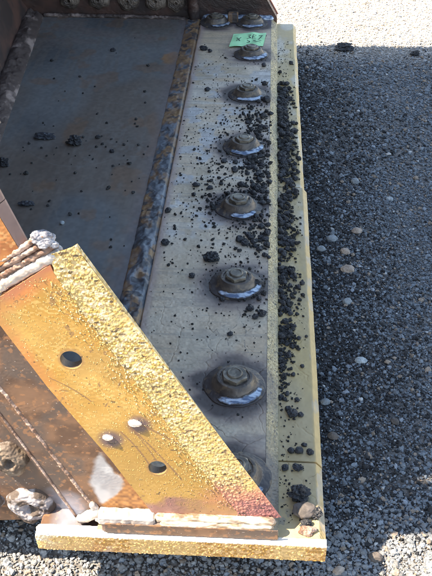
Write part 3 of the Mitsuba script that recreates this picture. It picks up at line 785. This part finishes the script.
def button(cx, cz, r, y0, h, seed, hole=0.28, facing=-1, ln=LEAN):
    """A round pad of coiled weld with a hollow in its middle, on an upright wall."""
    n, k = 72, 34
    t = np.linspace(0, 1, k)
    th = np.arange(n) * 2 * np.pi / n
    tt, aa2 = np.meshgrid(t, th, indexing='ij')
    rr = r * (1.04 - tt)
    rr = np.maximum(rr, 0.0)
    q = rr / r
    z = h * np.sqrt(np.clip(1 - q ** 4, 0, 1)) * (1 - 0.75 * np.exp(-(q / hole) ** 4))
    X, Z = rr * np.cos(aa2), rr * np.sin(aa2)
    p = np.stack([X + seed, Z, z], -1)
    z = z + 0.035 * h * np.sin(q * 30 + 4.5 * meshkit.noise(p / 0.02, seed)) * np.clip(q * 3, 0, 1) * np.clip((1 - q) * 8, 0, 1) + 0.40 * h * (meshkit.fbm(p / 0.012, 4, seed) - 0.5) * np.clip((1.02 - q) * 6, 0, 1)
    rw = 1 + 0.16 * (meshkit.noise(np.stack([np.cos(aa2) * 2 + seed, np.sin(aa2) * 2, 0 * aa2], -1), seed) - 0.5) * 2
    pts = np.stack([cx + X * rw, y0 + facing * z + ln * (cz + Z * rw - 0.22), cz + Z * rw], -1).reshape(-1, 3)
    i, j = np.meshgrid(np.arange(k - 1), np.arange(n), indexing='ij')
    qd = np.stack([i * n + j, i * n + (j + 1) % n, (i + 1) * n + (j + 1) % n, (i + 1) * n + j], -1).reshape(-1, 4)
    return trimesh.Trimesh(pts, np.vstack([qd[:, [0, 1, 2]], qd[:, [0, 2, 3]]]), process=False)


part('added_shadow_plate', prism_xz([(-0.425, 0.985), (-0.62, 1.5), (-0.70, 2.06), (-1.1, 2.0), (-1.3, 1.5), (-0.9, 1.0)], 1.198, 1.335, -0.10, 1.0), 'brown_plate')  # unseen plate added and slanted to place the shadow edge on the gravel
part('added_edge_heel', box(-0.421, -0.3015, 1.173, 1.32, 0.1385, 0.172, 0.003), 'brown_plate')  # heel plate added to shade the ground behind the bar end
part('weld_button', button(-0.474, 0.308, 0.038, 1.2295, 0.020, 3), 'button_weld', smooth=True, label='brown coiled weld button on the side wall, upper of two')
part('weld_button', button(-0.449, 0.183, 0.046, 1.2295, 0.018, 5), 'button_pale', smooth=True, label='whitish coiled weld button at the bottom of the side wall')
part('weld_button', button(-0.545, 0.190, 0.040, 1.2295, 0.018, 6), 'button_pale', smooth=True)

# upper side plate, the weld lines between the two plates and the slag blob
up = [(-0.369, 0.818), (-0.407, 0.916), (-0.62, 1.50), (-0.70, 2.05), (-0.86, 2.05), (-0.80, 1.5), (-0.66, 0.96), (-0.56, 0.72), (-0.505, 0.705)]
part('upper_side_plate', prism_xz([(-0.386, 0.818), (-0.418, 0.894), (-0.64, 1.50), (-0.72, 2.05), (-0.86, 2.05), (-0.80, 1.5), (-0.66, 0.96), (-0.56, 0.72), (-0.505, 0.715)], 1.181, 1.2005, LEAN), 'orange_rust', label='orange rusty upper side plate')
part('upper_side_plate_edge', trimesh.convex.convex_hull(np.array([sp(-0.3855, 0.818, 0.0065), sp(-0.371, 0.818, 0.016), sp(-0.4175, 0.894, 0.0065), sp(-0.403, 0.903, 0.016), sp(-0.371, 0.818, 0.022), sp(-0.403, 0.903, 0.022), sp(-0.3855, 0.818, 0.026), sp(-0.4175, 0.894, 0.026)])), 'purple_edge', label='purple-brown edge of the upper side plate')
part('upper_side_plate_edge', trimesh.convex.convex_hull(np.array([sp(-0.4180, 0.8955, 0.0065), sp(-0.4035, 0.904, 0.016), sp(-0.6400, 1.50, 0.0065), sp(-0.62, 1.50, 0.016), sp(-0.4035, 0.904, 0.022), sp(-0.62, 1.50, 0.026), sp(-0.6400, 1.50, 0.026), sp(-0.4180, 0.8955, 0.026)])), 'purple_edge')
def cross(off_d, off_y, r, seed, **kw):
    a, b = np.array([-0.56, 0.655]), np.array([-0.318, 0.812])
    nrm = np.array([-0.545, 0.838])
    a, b = a + nrm * off_d, b + nrm * off_d
    return bead([sp(a[0], a[1], off_y), sp((a[0] + b[0]) / 2, (a[1] + b[1]) / 2, off_y + 0.001), sp(b[0], b[1], off_y)], r, seed=seed, **kw)


part('cross_weld', cross(0.004, 0.010, 0.0105, 61, ripple=0.04, lump=0.3, pitch=0.01), 'white_weld', smooth=True, label='bright white weld band across the top end of the yellow plate')
part('cross_weld', cross(0.003, 0.024, 0.010, 62, ripple=0.06, lump=0.2, pitch=0.01), 'white_weld', smooth=True)
part('cross_weld', cross(0.019, 0.0095, 0.0062, 63, ripple=0.05, lump=0.6, step=0.0015), 'pink_weld', smooth=True)
part('cross_weld', cross(0.031, 0.0100, 0.0058, 65, ripple=0.05, lump=0.6, step=0.0015), 'pink_weld', smooth=True)
part('cross_weld', cross(0.043, 0.0100, 0.0058, 67, ripple=0.05, lump=0.6, step=0.0015), 'pink_weld', smooth=True)
slag = []
for x, z, dy, r in ((-0.345, 0.846, 0.016, 0.015), (-0.362, 0.850, 0.012, 0.012), (-0.338, 0.832, 0.010, 0.012), (-0.330, 0.838, 0.022, 0.010), (-0.352, 0.834, 0.006, 0.010), (-0.318, 0.822, 0.012, 0.009), (-0.345, 0.826, 0.000, 0.008), (-0.366, 0.838, 0.006, 0.008)):
    m = pebble_mesh(int(1000 * abs(x)), 0.35, 3, 1.8, 0.1)
    m.vertices = m.vertices * (0.88 * r * np.array([1.15, 0.9, 0.75])) + np.array(sp(-0.346 + 0.55 * (x + 0.346), 0.836 + 0.55 * (z - 0.836), 0.7 * dy + 0.002))
    slag.append(m)
part('slag_blob', trimesh.util.concatenate(slag), 'blue_slag', smooth=True, label='blue-white lump of slag on the corner of the weld')

# ---- bolts
WASH = [(0.0735, 0.0), (0.0730, 0.0030), (0.069, 0.0050), (0.060, 0.0072), (0.0545, 0.0098), (0.0520, 0.0125), (0.0435, 0.0275), (0.0415, 0.0298), (0.0385, 0.0306), (0.0345, 0.0302), (0.0335, 0.0275), (0.0, 0.0275)]
for bi, (x, y) in enumerate(BOLTS):
    b = numbered(f'{B}__bolt')
    m = lathe(WASH, 60)
    v = np.array(m.vertices)
    rr = np.hypot(v[:, 0], v[:, 1])
    ang = np.arctan2(v[:, 1], v[:, 0])
    w = 0.10 * (meshkit.fbm(np.stack([np.cos(ang) * 1.9 + bi * 5, np.sin(ang) * 1.9, 0 * ang], -1), 3, bi) - 0.5)
    v[:, :2] *= (1 + w * np.clip((rr - 0.045) / 0.02, 0, 1))[:, None]
    v[:, 2] += 0.0022 * (meshkit.fbm(v / 0.011 + bi * 3.3, 3, bi) - 0.5) * np.clip((rr - 0.03) / 0.02, 0, 1) * (v[:, 2] > 0.002)
    m.vertices = v
    k = f'{b}__washer'
    m.apply_translation((x, y, ZL - 0.0005))
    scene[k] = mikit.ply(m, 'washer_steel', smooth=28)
    h = trimesh.creation.cylinder(radius=0.0305, height=0.0135, sections=6)
    v = np.array(h.vertices)
    top = trimesh.convex.convex_hull(np.vstack([np.array([(0.0315 * math.cos(a), 0.0315 * math.sin(a), z) for a in np.arange(6) * math.pi / 3 for z in (0.0, 0.0085)]), np.array([(0.0268 * math.cos(a), 0.0268 * math.sin(a), 0.0110) for a in np.arange(24) * math.pi / 12])]))
    top.apply_transform(trimesh.transformations.rotation_matrix(float(rng.uniform(0, 1.05)), (0, 0, 1)))
    top.apply_translation((x, y, ZL + 0.0272))
    scene[f'{b}__nut'] = mikit.ply(top, 'nut_steel', smooth=20)
    st = lathe([(0.0185, 0.0), (0.0185, 0.0025), (0.0165, 0.0048), (0.0135, 0.0050), (0.0125, 0.0036), (0.0, 0.0034)], 32)
    st.apply_translation((x, y, ZL + 0.0378))
    scene[f'{b}__stud_end'] = mikit.ply(st, 'nut_steel', smooth=35)
    # weld arc on the skirt, sky reflection painted on in pale blue
    a0, a1 = -2.25 + rng.uniform(-0.45, 0.4), -0.25 + rng.uniform(-0.45, 0.5)

    def arc(u, v, x=x, y=y, a0=a0, a1=a1, bi=bi):
        a = a0 + u * (a1 - a0)
        w = np.sqrt(np.clip(1 - (2 * u - 1) ** 4, 0, 1)) * (0.75 + 0.5 * meshkit.noise(np.stack([u * 3.5 + bi * 3.7, 0 * u, np.round(v) * 5.0], -1), bi))
        r = 0.0618 + (v - 0.5) * 0.0185 * w
        z = np.interp(r, [0.050, 0.0525, 0.0545, 0.060, 0.0690, 0.0740], [0.0180, 0.0142, 0.0118, 0.0095, 0.0070, 0.0045])
        p = np.stack([x + r * np.cos(a), y + r * np.sin(a), ZL + z], -1)
        return p + np.array([0, 0, 1]) * (0.0035 * (meshkit.fbm(p / 0.009, 3, bi) - 0.35) * w)[..., None]
    scene[f'{b}__weld_glint'] = mikit.ply(grid(arc, 60, 12), 'painted_glint', smooth=True, uv=np.stack(np.meshgrid(np.linspace(0, 1, 60), np.linspace(0, 1, 12), indexing='ij'), -1).reshape(-1, 2))
    if bi == 7:
        tag(b, 'biggest bolt with a wide purple burn mark around its washer')
lug = box(-0.165, -0.118, 4.035, 4.075, ZL + 0.0005, ZL + 0.045, 0.004)
part('lug', lug, 'rusty_seam', label='small rust-brown block between the two bolts at the far end')

# ---- far side
FL = -0.065
far_edge = [(0.06, 0.196), (0.06, 0.222), (-0.30, 0.85), (-0.40, 1.05), (-0.62, 1.50), (-0.70, 2.05), (-1.1, 1.95), (-1.35, 1.35), (-1.36, 0.8), (-1.20, 0.35), (-1.05, 0.19)]
part('far_side_wall', prism_xz(far_edge, YF + 0.02, YF + 0.075, FL), 'dark_red_plate', label='dark far side wall of the bucket')
edge = [(0.064, 0.223), (0.012, 0.223), (-0.35, 0.85), (-0.45, 1.05), (-0.66, 1.5), (-0.62, 1.505), (-0.398, 1.055), (-0.298, 0.855)]
part('far_side_edge', prism_xz(edge, YF + 0.0765, YF + 0.098, FL), 'red_rust', label='red rusty edge of the far side wall')
part('far_foot_weld', bead([(-0.285, YF + 0.010, ZL + 0.004), (-0.1, YF + 0.012, ZL + 0.005), (0.045, YF + 0.012, ZL + 0.004)], 0.014, seed=71, ripple=0.1, lump=0.3), 'tinted_steel', smooth=True)
part('far_floor_weld', bead([(-1.03, YF + 0.008, 0.222), (-0.7, YF + 0.010, 0.222), (-0.36, YF + 0.008, 0.218)], 0.009, seed=73, ripple=0.1, lump=0.45), 'crust', smooth=True)
part('corner_post', bead([(-0.318, YF + 0.006, 0.20), (-0.335, YF - 0.01, 0.36), (-0.37, YF - 0.03, 0.6)], 0.024, seed=75, ripple=0.06, lump=0.25, step=0.006), 'dark_red_plate', smooth=True)
for k, (x, z, r) in enumerate(((-0.90, 0.292, 0.045), (-0.765, 0.300, 0.048), (-0.630, 0.292, 0.048), (-0.500, 0.296, 0.050), (-0.405, 0.290, 0.044))):
    part('weld_button', button(x, z, r, YF + 0.02, 0.022, 10 + k, hole=0.12, ln=FL), 'button_dark', smooth=True)

# back: a curved shell from the floor up and over, the crusty weld at its foot
prof = np.array([(-0.98, 0.19), (-1.09, 0.235), (-1.20, 0.40), (-1.33, 0.80), (-1.33, 1.33), (-1.09, 1.90), (-0.72, 2.02), (-0.62, 2.03)])
inn, ys = prof, np.array([1.2625, 4.11])
dn = np.gradient(prof, axis=0)
nrm2 = np.stack([dn[:, 1], -dn[:, 0]], 1)
nrm2 /= np.linalg.norm(nrm2, axis=1, keepdims=True)
outp = inn - 0.03 * nrm2 * np.sign(nrm2[3, 0])
ring = np.vstack([inn, outp[::-1]])
from shapely.geometry import Polygon
shell = trimesh.creation.extrude_polygon(Polygon(ring).buffer(0), 4.112 - 1.320, engine='earcut')
sv2 = np.array(shell.vertices)
shell.vertices = np.stack([sv2[:, 0], 1.320 + sv2[:, 2], sv2[:, 1]], 1)
shell.fix_normals()
part('back_shell', shell, 'dark_red_plate', label='dark brown curved back of the bucket')
def crust_pts(u, v):
    y = 2.3 + u * 1.80
    xc = -0.925 - (y - 2.884) * 0.095
    x = xc + (v - 0.8) * 0.085
    p = np.stack([x, y, 0 * x], -1)
    h = np.sin(np.pi * v) ** 0.7 * (0.004 + 0.030 * meshkit.fbm(p * 30, 4, 9))
    return np.stack([x, y, 0.212 + h + 0.025 * (1 - v)], -1)


part('back_weld', grid(crust_pts, 260, 28), 'crust', smooth=True, label='crusty pinkish weld where the floor meets the back')
part('back_foot_plate', trimesh.convex.convex_hull(np.array([(x, y, z) for y, dx in ((1.30, 0.15), (4.10, -0.115)) for x, z in ((-0.985 + dx, 0.2155), (-1.02 + dx, 0.2155), (-1.20, 0.46), (-1.17, 0.46))])), 'dark_red_plate')

# ------------------------------------------------------------------ paper tag on the far bolt
P0, PX, PY = np.array([-0.146, 3.727]), np.array([0.145, 0.022]), np.array([0.013, 0.150])


def paper_xy(u, v):
    a = P0 + u[..., None] * PX + v[..., None] * PY
    z = ZL + 0.003 + 0.004 * np.abs(np.sin(2.6 * u + 0.5)) * (0.4 + v) + 0.006 * meshkit.noise(np.stack([u * 5, v * 5, 0 * u], -1), 2)
    return np.concatenate([a, z[..., None]], -1)


pm = grid(paper_xy, 40, 30)
low = pm.copy(); low.vertices = low.vertices - [0, 0, 0.0004]; low.invert()
scene['green_paint'] = principled(lambda p, n, uv: mix((0.34, 0.70, 0.33), (0.46, 0.82, 0.46), pfbm(p.x * 40, p.y * 40, 1.0, 2)), 0.6)
scene['ink'] = principled(lambda p, n, uv: mix((0.035, 0.055, 0.045), (0.20, 0.36, 0.20), ss(0.45, 0.7, pfbm(p.x * 130, p.y * 130, 3.0, 2))), 0.7)
put('paper_tag', trimesh.util.concatenate([pm, low]), 'green_paint', smooth=True)
tag('paper_tag', 'bright green paper tag with dark handwriting behind a bolt at the far end', 'paper tag')


def stroke(pts, w):
    pts = np.array(pts, float)
    out = []
    for (u0, v0), (u1, v1) in zip(pts[:-1], pts[1:]):
        n = 5
        d = np.array([u1 - u0, v1 - v0]); d /= np.linalg.norm(d) + 1e-9
        q = np.array([-d[1], d[0]]) * w
        def P(a, b, u0=u0, v0=v0, u1=u1, v1=v1, q=q):
            u = u0 + a * (u1 - u0) + (b - 0.5) * 2 * q[0]
            v = v0 + a * (v1 - v0) + (b - 0.5) * 2 * q[1]
            return paper_xy(u, v) + np.array([0, 0, 0.0008])
        out.append(grid(P, n, 2))
    return out


ink = []
for pts in ([(0.15, 0.62), (0.27, 0.38)], [(0.28, 0.64), (0.16, 0.40)],                                                              # X
            [(0.46, 0.80), (0.56, 0.80), (0.50, 0.68), (0.57, 0.62), (0.46, 0.52)],                                                  # 3
            [(0.72, 0.80), (0.62, 0.80), (0.62, 0.54), (0.73, 0.54)], [(0.62, 0.67), (0.70, 0.67)],                                  # E
            [(0.79, 0.80), (0.90, 0.78), (0.82, 0.54)],                                                                              # 7
            [(0.48, 0.40), (0.56, 0.38), (0.55, 0.28), (0.49, 0.26)], [(0.66, 0.40), (0.74, 0.36)], [(0.80, 0.42), (0.92, 0.38)], [(0.72, 0.28), (0.90, 0.26)]):
    ink += stroke(pts, 0.017)
put('paper_tag__handwriting', trimesh.util.concatenate(ink), 'ink')

# ------------------------------------------------------------------ black lumps
LUMP = [mikit.ply(pebble_mesh(100 + s, 0.42, 2 if s < 4 else 1, 2.1, 0.30), None, smooth=False) for s in range(10)]
near_names = ['far wall', 'green paper tag', 'third-last', 'far fourth', 'x']
ORD = ['first', 'second', 'third', 'fourth', 'fifth', 'sixth', 'seventh', 'eighth']
lumps = []      # x, y, z, r, zone


def add_lump(x, y, r, zone, pile=0.0, flat=0.75):
    base = {'floor': 0.215, 'lip': ZL, 'edge': ZE}[zone]
    lumps.append((x, y, base + r * flat * 0.75 + pile, r, zone, flat))


named = []
for x, y, r, zone, mat, sx, sz, lab in (
        (-0.755, 2.839, 0.017, 'floor', 'black_glint', 1.9, 0.6, 'long flat black chip on the bucket floor, farther of the two long chips'),
        (-0.641, 2.799, 0.021, 'floor', 'black_clod', 1.0, 0.8, 'largest knobbly black lump on the dark bucket floor'),
        (-0.852, 2.632, 0.017, 'floor', 'black_clod', 1.2, 0.8, 'black lump on the bucket floor at the left border of the picture'),
        (-0.713, 2.376, 0.011, 'floor', 'black_glint', 2.1, 0.6, 'long flat dark chip on the bucket floor near the orange upper plate'),
        (-0.583, 2.271, 0.007, 'floor', 'pale_blue_stone', 1.0, 0.8, 'tiny whitish chip alone on the dark bucket floor'),
        (0.103, 1.266, 0.0195, 'edge', 'black_clod', 1.0, 0.85, 'large craggy black lump on the near corner of the cutting edge'),
        (0.112, 1.226, 0.0195, 'edge', 'brown_stone', 1.2, 0.72, 'smooth brownish stone touching the craggy black lump on the near corner'),
        (0.137, 1.222, 0.0115, 'edge', 'black_clod', 1.0, 0.9, 'small dark lump right of the smooth brownish stone on the near corner'),
        (0.115, 1.196, 0.0100, 'edge', 'black_clod', 1.1, 0.7, 'small black lump in front of the smooth brownish stone on the near corner'),
        (-0.125, 2.094, 0.017, 'lip', 'black_clod', 1.2, 0.75, 'big black lump alone on the tan lip behind the third bolt from the near end'),
        (0.397, 4.318, 0.032, 'ground', 'black_clod', 1.25, 0.6, 'big black clod at the far edge of the shadow on the gravel, nearer the bucket'),
        (0.737, 4.270, 0.018, 'ground', 'black_clod', 1.2, 0.7, 'smaller black clod at the far edge of the shadow, out to the right')):
    z0 = float(gz(x, y)) if zone == 'ground' else {'floor': 0.215, 'lip': ZL, 'edge': ZE}[zone]
    named.append((x, y, r))
    k = numbered('black_lump' if mat.startswith('black') else 'stone_chip')
    place(k, {**(BIG[int(rng.integers(4))] if mat.startswith('black') else PEB[int(rng.integers(4))]), 'bsdf': {'type': 'ref', 'id': mat}}, x, y, z0 + r * sz * 0.8, r * sx, r, r * sz, 0.0 if sx > 1.5 else float(rng.uniform(-20, 20)))
    tag(k, lab, 'lump' if mat.startswith('black') else 'stone')

for x, y, r in ((-0.761, 2.574, .009), (-0.569, 2.849, .011), (-0.504, 2.745, .010), (-0.569, 2.324, .008), (-0.476, 2.496, .007), (-0.434, 2.662, .008), (-0.639, 3.68, .013), (-0.471, 3.52, .008), (-0.876, 3.553, .009),
                (-0.668, 2.800, .009), (-0.452, 3.256, .006), (-0.653, 3.294, .005), (-0.729, 3.39, .006), (-0.545, 2.80, .006), (-0.52, 2.84, .006), (-0.53, 2.78, .005), (-0.47, 2.80, .006), (-0.42, 2.80, .006), (-0.80, 2.79, .007), (-0.75, 2.76, .006)):
    add_lump(x, y, 0.8 * r, 'floor')
for _ in range(70):
    add_lump(rng.uniform(-0.85, -0.38), rng.normal(2.7, 0.35), rng.uniform(0.002, 0.0048), 'floor')
for x, y, r in ((-0.252, 3.699, .014), (-0.225, 3.677, .010), (-0.145, 2.103, .011), (0.006, 1.98, .012), (-0.013, 1.867, .010), (0.018, 1.847, .011), (0.001, 1.833, .009), (-0.05, 2.197, .012), (-0.264, 2.17, .011), (-0.273, 2.349, .011),
                (-0.174, 2.008, .009), (-0.06, 1.76, .007), (-0.087, 1.906, .007), (-0.2, 2.515, .010), (-0.119, 2.683, .009), (-0.035, 2.18, .010), (-0.02, 2.21, .011), (-0.08, 2.62, .012), (0.005, 3.53, .012), (0.012, 3.34, .011), (0.02, 3.18, .016), (-0.01, 3.17, .010), (-0.21, 3.27, .011)):
    add_lump(x, y, r, 'lip')
for cx, cy, sx, sy, n, r0, r1 in ((0.000, 2.95, 0.022, 0.12, 60, .004, .013), (0.005, 2.65, 0.022, 0.12, 70, .004, .014), (-0.005, 2.45, 0.026, 0.12, 80, .004, .014), (0.008, 2.22, 0.020, 0.08, 50, .004, .013), (-0.13, 2.45, 0.02, 0.05, 26, .004, .012),
                                  (-0.05, 3.03, 0.03, 0.06, 30, .004, .011), (-0.09, 2.62, 0.05, 0.16, 60, .003, .009), (-0.17, 2.5, 0.06, 0.22, 60, .0025, .007), (-0.08, 2.2, 0.05, 0.13, 34, .003, .008), (0.0, 1.93, 0.016, 0.08, 24, .004, .009), (-0.12, 3.15, 0.07, 0.3, 40, .0025, .006),
                                  (-0.02, 2.8, 0.02, 0.3, 40, .004, .012)):
    for _ in range(int(1.7 * n)):
        x, y = rng.normal(cx, 1.3 * sx), rng.normal(cy, sy)
        if -0.28 < x < 0.036 and all((x - bx) ** 2 + (y - by) ** 2 > 0.060 ** 2 for bx, by in BOLTS):
            add_lump(x, y, 0.72 * (r0 + (r1 - r0) * rng.random() ** 2.2), 'lip')
for _ in range(1500):
    x, y = (rng.uniform(-0.28, 0.03), rng.uniform(1.5, 3.7)) if rng.random() < 0.45 else (0.03 - abs(rng.normal(0, 0.11)), rng.normal(2.6, 0.45))
    if not (-0.28 < x < 0.03 and 1.3 < y < 3.8):
        continue
    if all((x - bx) ** 2 + (y - by) ** 2 > 0.07 ** 2 for bx, by in BOLTS):
        add_lump(x, y, 0.0009 + 0.0021 * rng.random() ** 2, 'lip')
for x, y, r in ((0.119, 3.638, .010), (0.072, 3.537, .008), (0.092, 1.512, .012), (0.083, 1.528, .008), (0.105, 1.397, .010), (0.088, 1.396, .009), (0.129, 1.395, .008), (0.117, 1.416, .006), (0.075, 1.346, .008), (0.102, 1.347, .009), (0.112, 1.512, .006)):
    add_lump(x, y, r, 'edge')
for y0, y1, w, n, r0, r1 in ((2.85, 3.42, 0.050, 230, .005, .013), (2.5, 2.95, 0.062, 230, .004, .012), (2.05, 2.55, 0.045, 230, .004, .011), (1.78, 2.1, 0.050, 130, .004, .010), (1.66, 1.82, 0.045, 50, .004, .009), (1.56, 1.70, 0.026, 20, .004, .008), (1.75, 3.4, 0.072, 130, .002, .005)):
    for _ in range(int(1.7 * n)):
        y = rng.uniform(y0, y1)
        x = 0.064 + abs(rng.normal(0, 1)) * w * 0.55 * (0.7 + 0.6 * float(meshkit.noise(np.array([y * 9, 0, 0]), 3)))
        if x < 0.134 and (n < 60 or float(meshkit.fbm(np.array([x * 14, y * 16, 0.0]), 3, 77)) > 0.22 + 0.22 * rng.random()):
            add_lump(x, y, 0.78 * (r0 + (r1 - r0) * rng.random() ** 2.0), 'edge', pile=max(0, rng.normal(-0.001, 0.004)) if n > 100 and r1 > .009 else 0)

lumps = [l for l in lumps if all((l[0] - a) ** 2 + (l[1] - b) ** 2 > (0.8 * (c + l[3])) ** 2 for a, b, c in named)]
for _ in range(700):
    y = rng.uniform(1.2, 3.9)
    x = 0.063 + abs(rng.normal(0, 0.035))
    if x < 0.134:
        add_lump(x, y, 0.0009 + 0.0020 * rng.random() ** 2, 'edge')
lumps.sort(key=lambda l: -l[3] / (1.2 + l[1]))
def describe(x, y, r, zone):
    """Where this lump lies, told by its size and by the bolt next to it."""
    size = 'large' if r > 0.0085 else 'medium' if r > 0.0068 else 'small'
    line = BOLTS[1:]
    i = int(np.argmin([abs(b[1] - y) for b in line]))
    bolt = f'{ORD[len(line) - 1 - i]} bolt from near end'
    if zone == 'floor':
        return f'{size} black crumb on the dark bucket floor, ' + ('far half' if y > 3.1 else 'beside the rusty seam' if x > -0.5 else 'towards the left' if x < -0.66 else 'in the middle')
    if zone == 'lip':
        side = 'right of' if x > line[i][0] + 0.03 else 'left of' if x < line[i][0] - 0.06 else 'behind' if y > line[i][1] else 'in front of'
        return f'{size} black lump on tan lip {side} the {bolt}'
    row = 'by the grainy strip' if x < 0.082 else 'near the outer rim' if x > 0.112 else 'in the middle'
    part_ = 'past' if y > line[i][1] else 'before'
    return f'{size} black lump on cutting edge {row}, {part_} {bolt}'


MOST = 286
for x, y, z, r, zone, flat in lumps[:MOST]:
    k = numbered('black_lump')
    place(k, {**LUMP[int(rng.integers(10))], 'bsdf': {'type': 'ref', 'id': 'black_clod'}}, x, y, z, r * float(rng.uniform(0.85, 1.25)), r * float(rng.uniform(0.85, 1.15)), r * flat * float(rng.uniform(0.85, 1.15)), float(rng.uniform(0, 360)))
    lab = describe(x, y, r, zone)
    tag(k, lab, 'lump', lab.replace('black lump', 'black lumps').replace('black crumb', 'black crumbs'))
rest = lumps[MOST:]
v, f, c = stones(np.array([l[:3] for l in rest]), np.array([l[3] for l in rest]), np.full((len(rest), 3), 0.022) * rng.uniform(0.7, 1.3, (len(rest), 1)), ICO1, 0.18)
scene['black_crumbs'] = mikit.ply(trimesh.Trimesh(v, f, process=False), 'stone', color=c)
tag('black_crumbs', 'fine black crumbs strewn over the lip, cutting edge and bucket floor', 'crumbs', kind='stuff')
m = []
for x, y, z, r in ((0.108, 1.185, ZE + 0.006, 0.009), (0.122, 1.181, ZE + 0.007, 0.010), (0.134, 1.186, ZE + 0.005, 0.008), (0.116, 1.172, ZE + 0.004, 0.010), (0.098, 1.174, ZE + 0.004, 0.007)):
    q = pebble_mesh(int(x * 1000), 0.35, 3, 1.8, 0.1)
    q.vertices = q.vertices * (0.85 * r * np.array([1.2, 0.9, 0.7])) + np.array((0.119 + 0.6 * (x - 0.119), 1.179 + 0.6 * (y - 1.179), z))
    m.append(q)
part('corner_slag', trimesh.util.concatenate(m), 'pink_weld', smooth=True, label='pinkish white blob of weld on the near corner of the cutting edge')
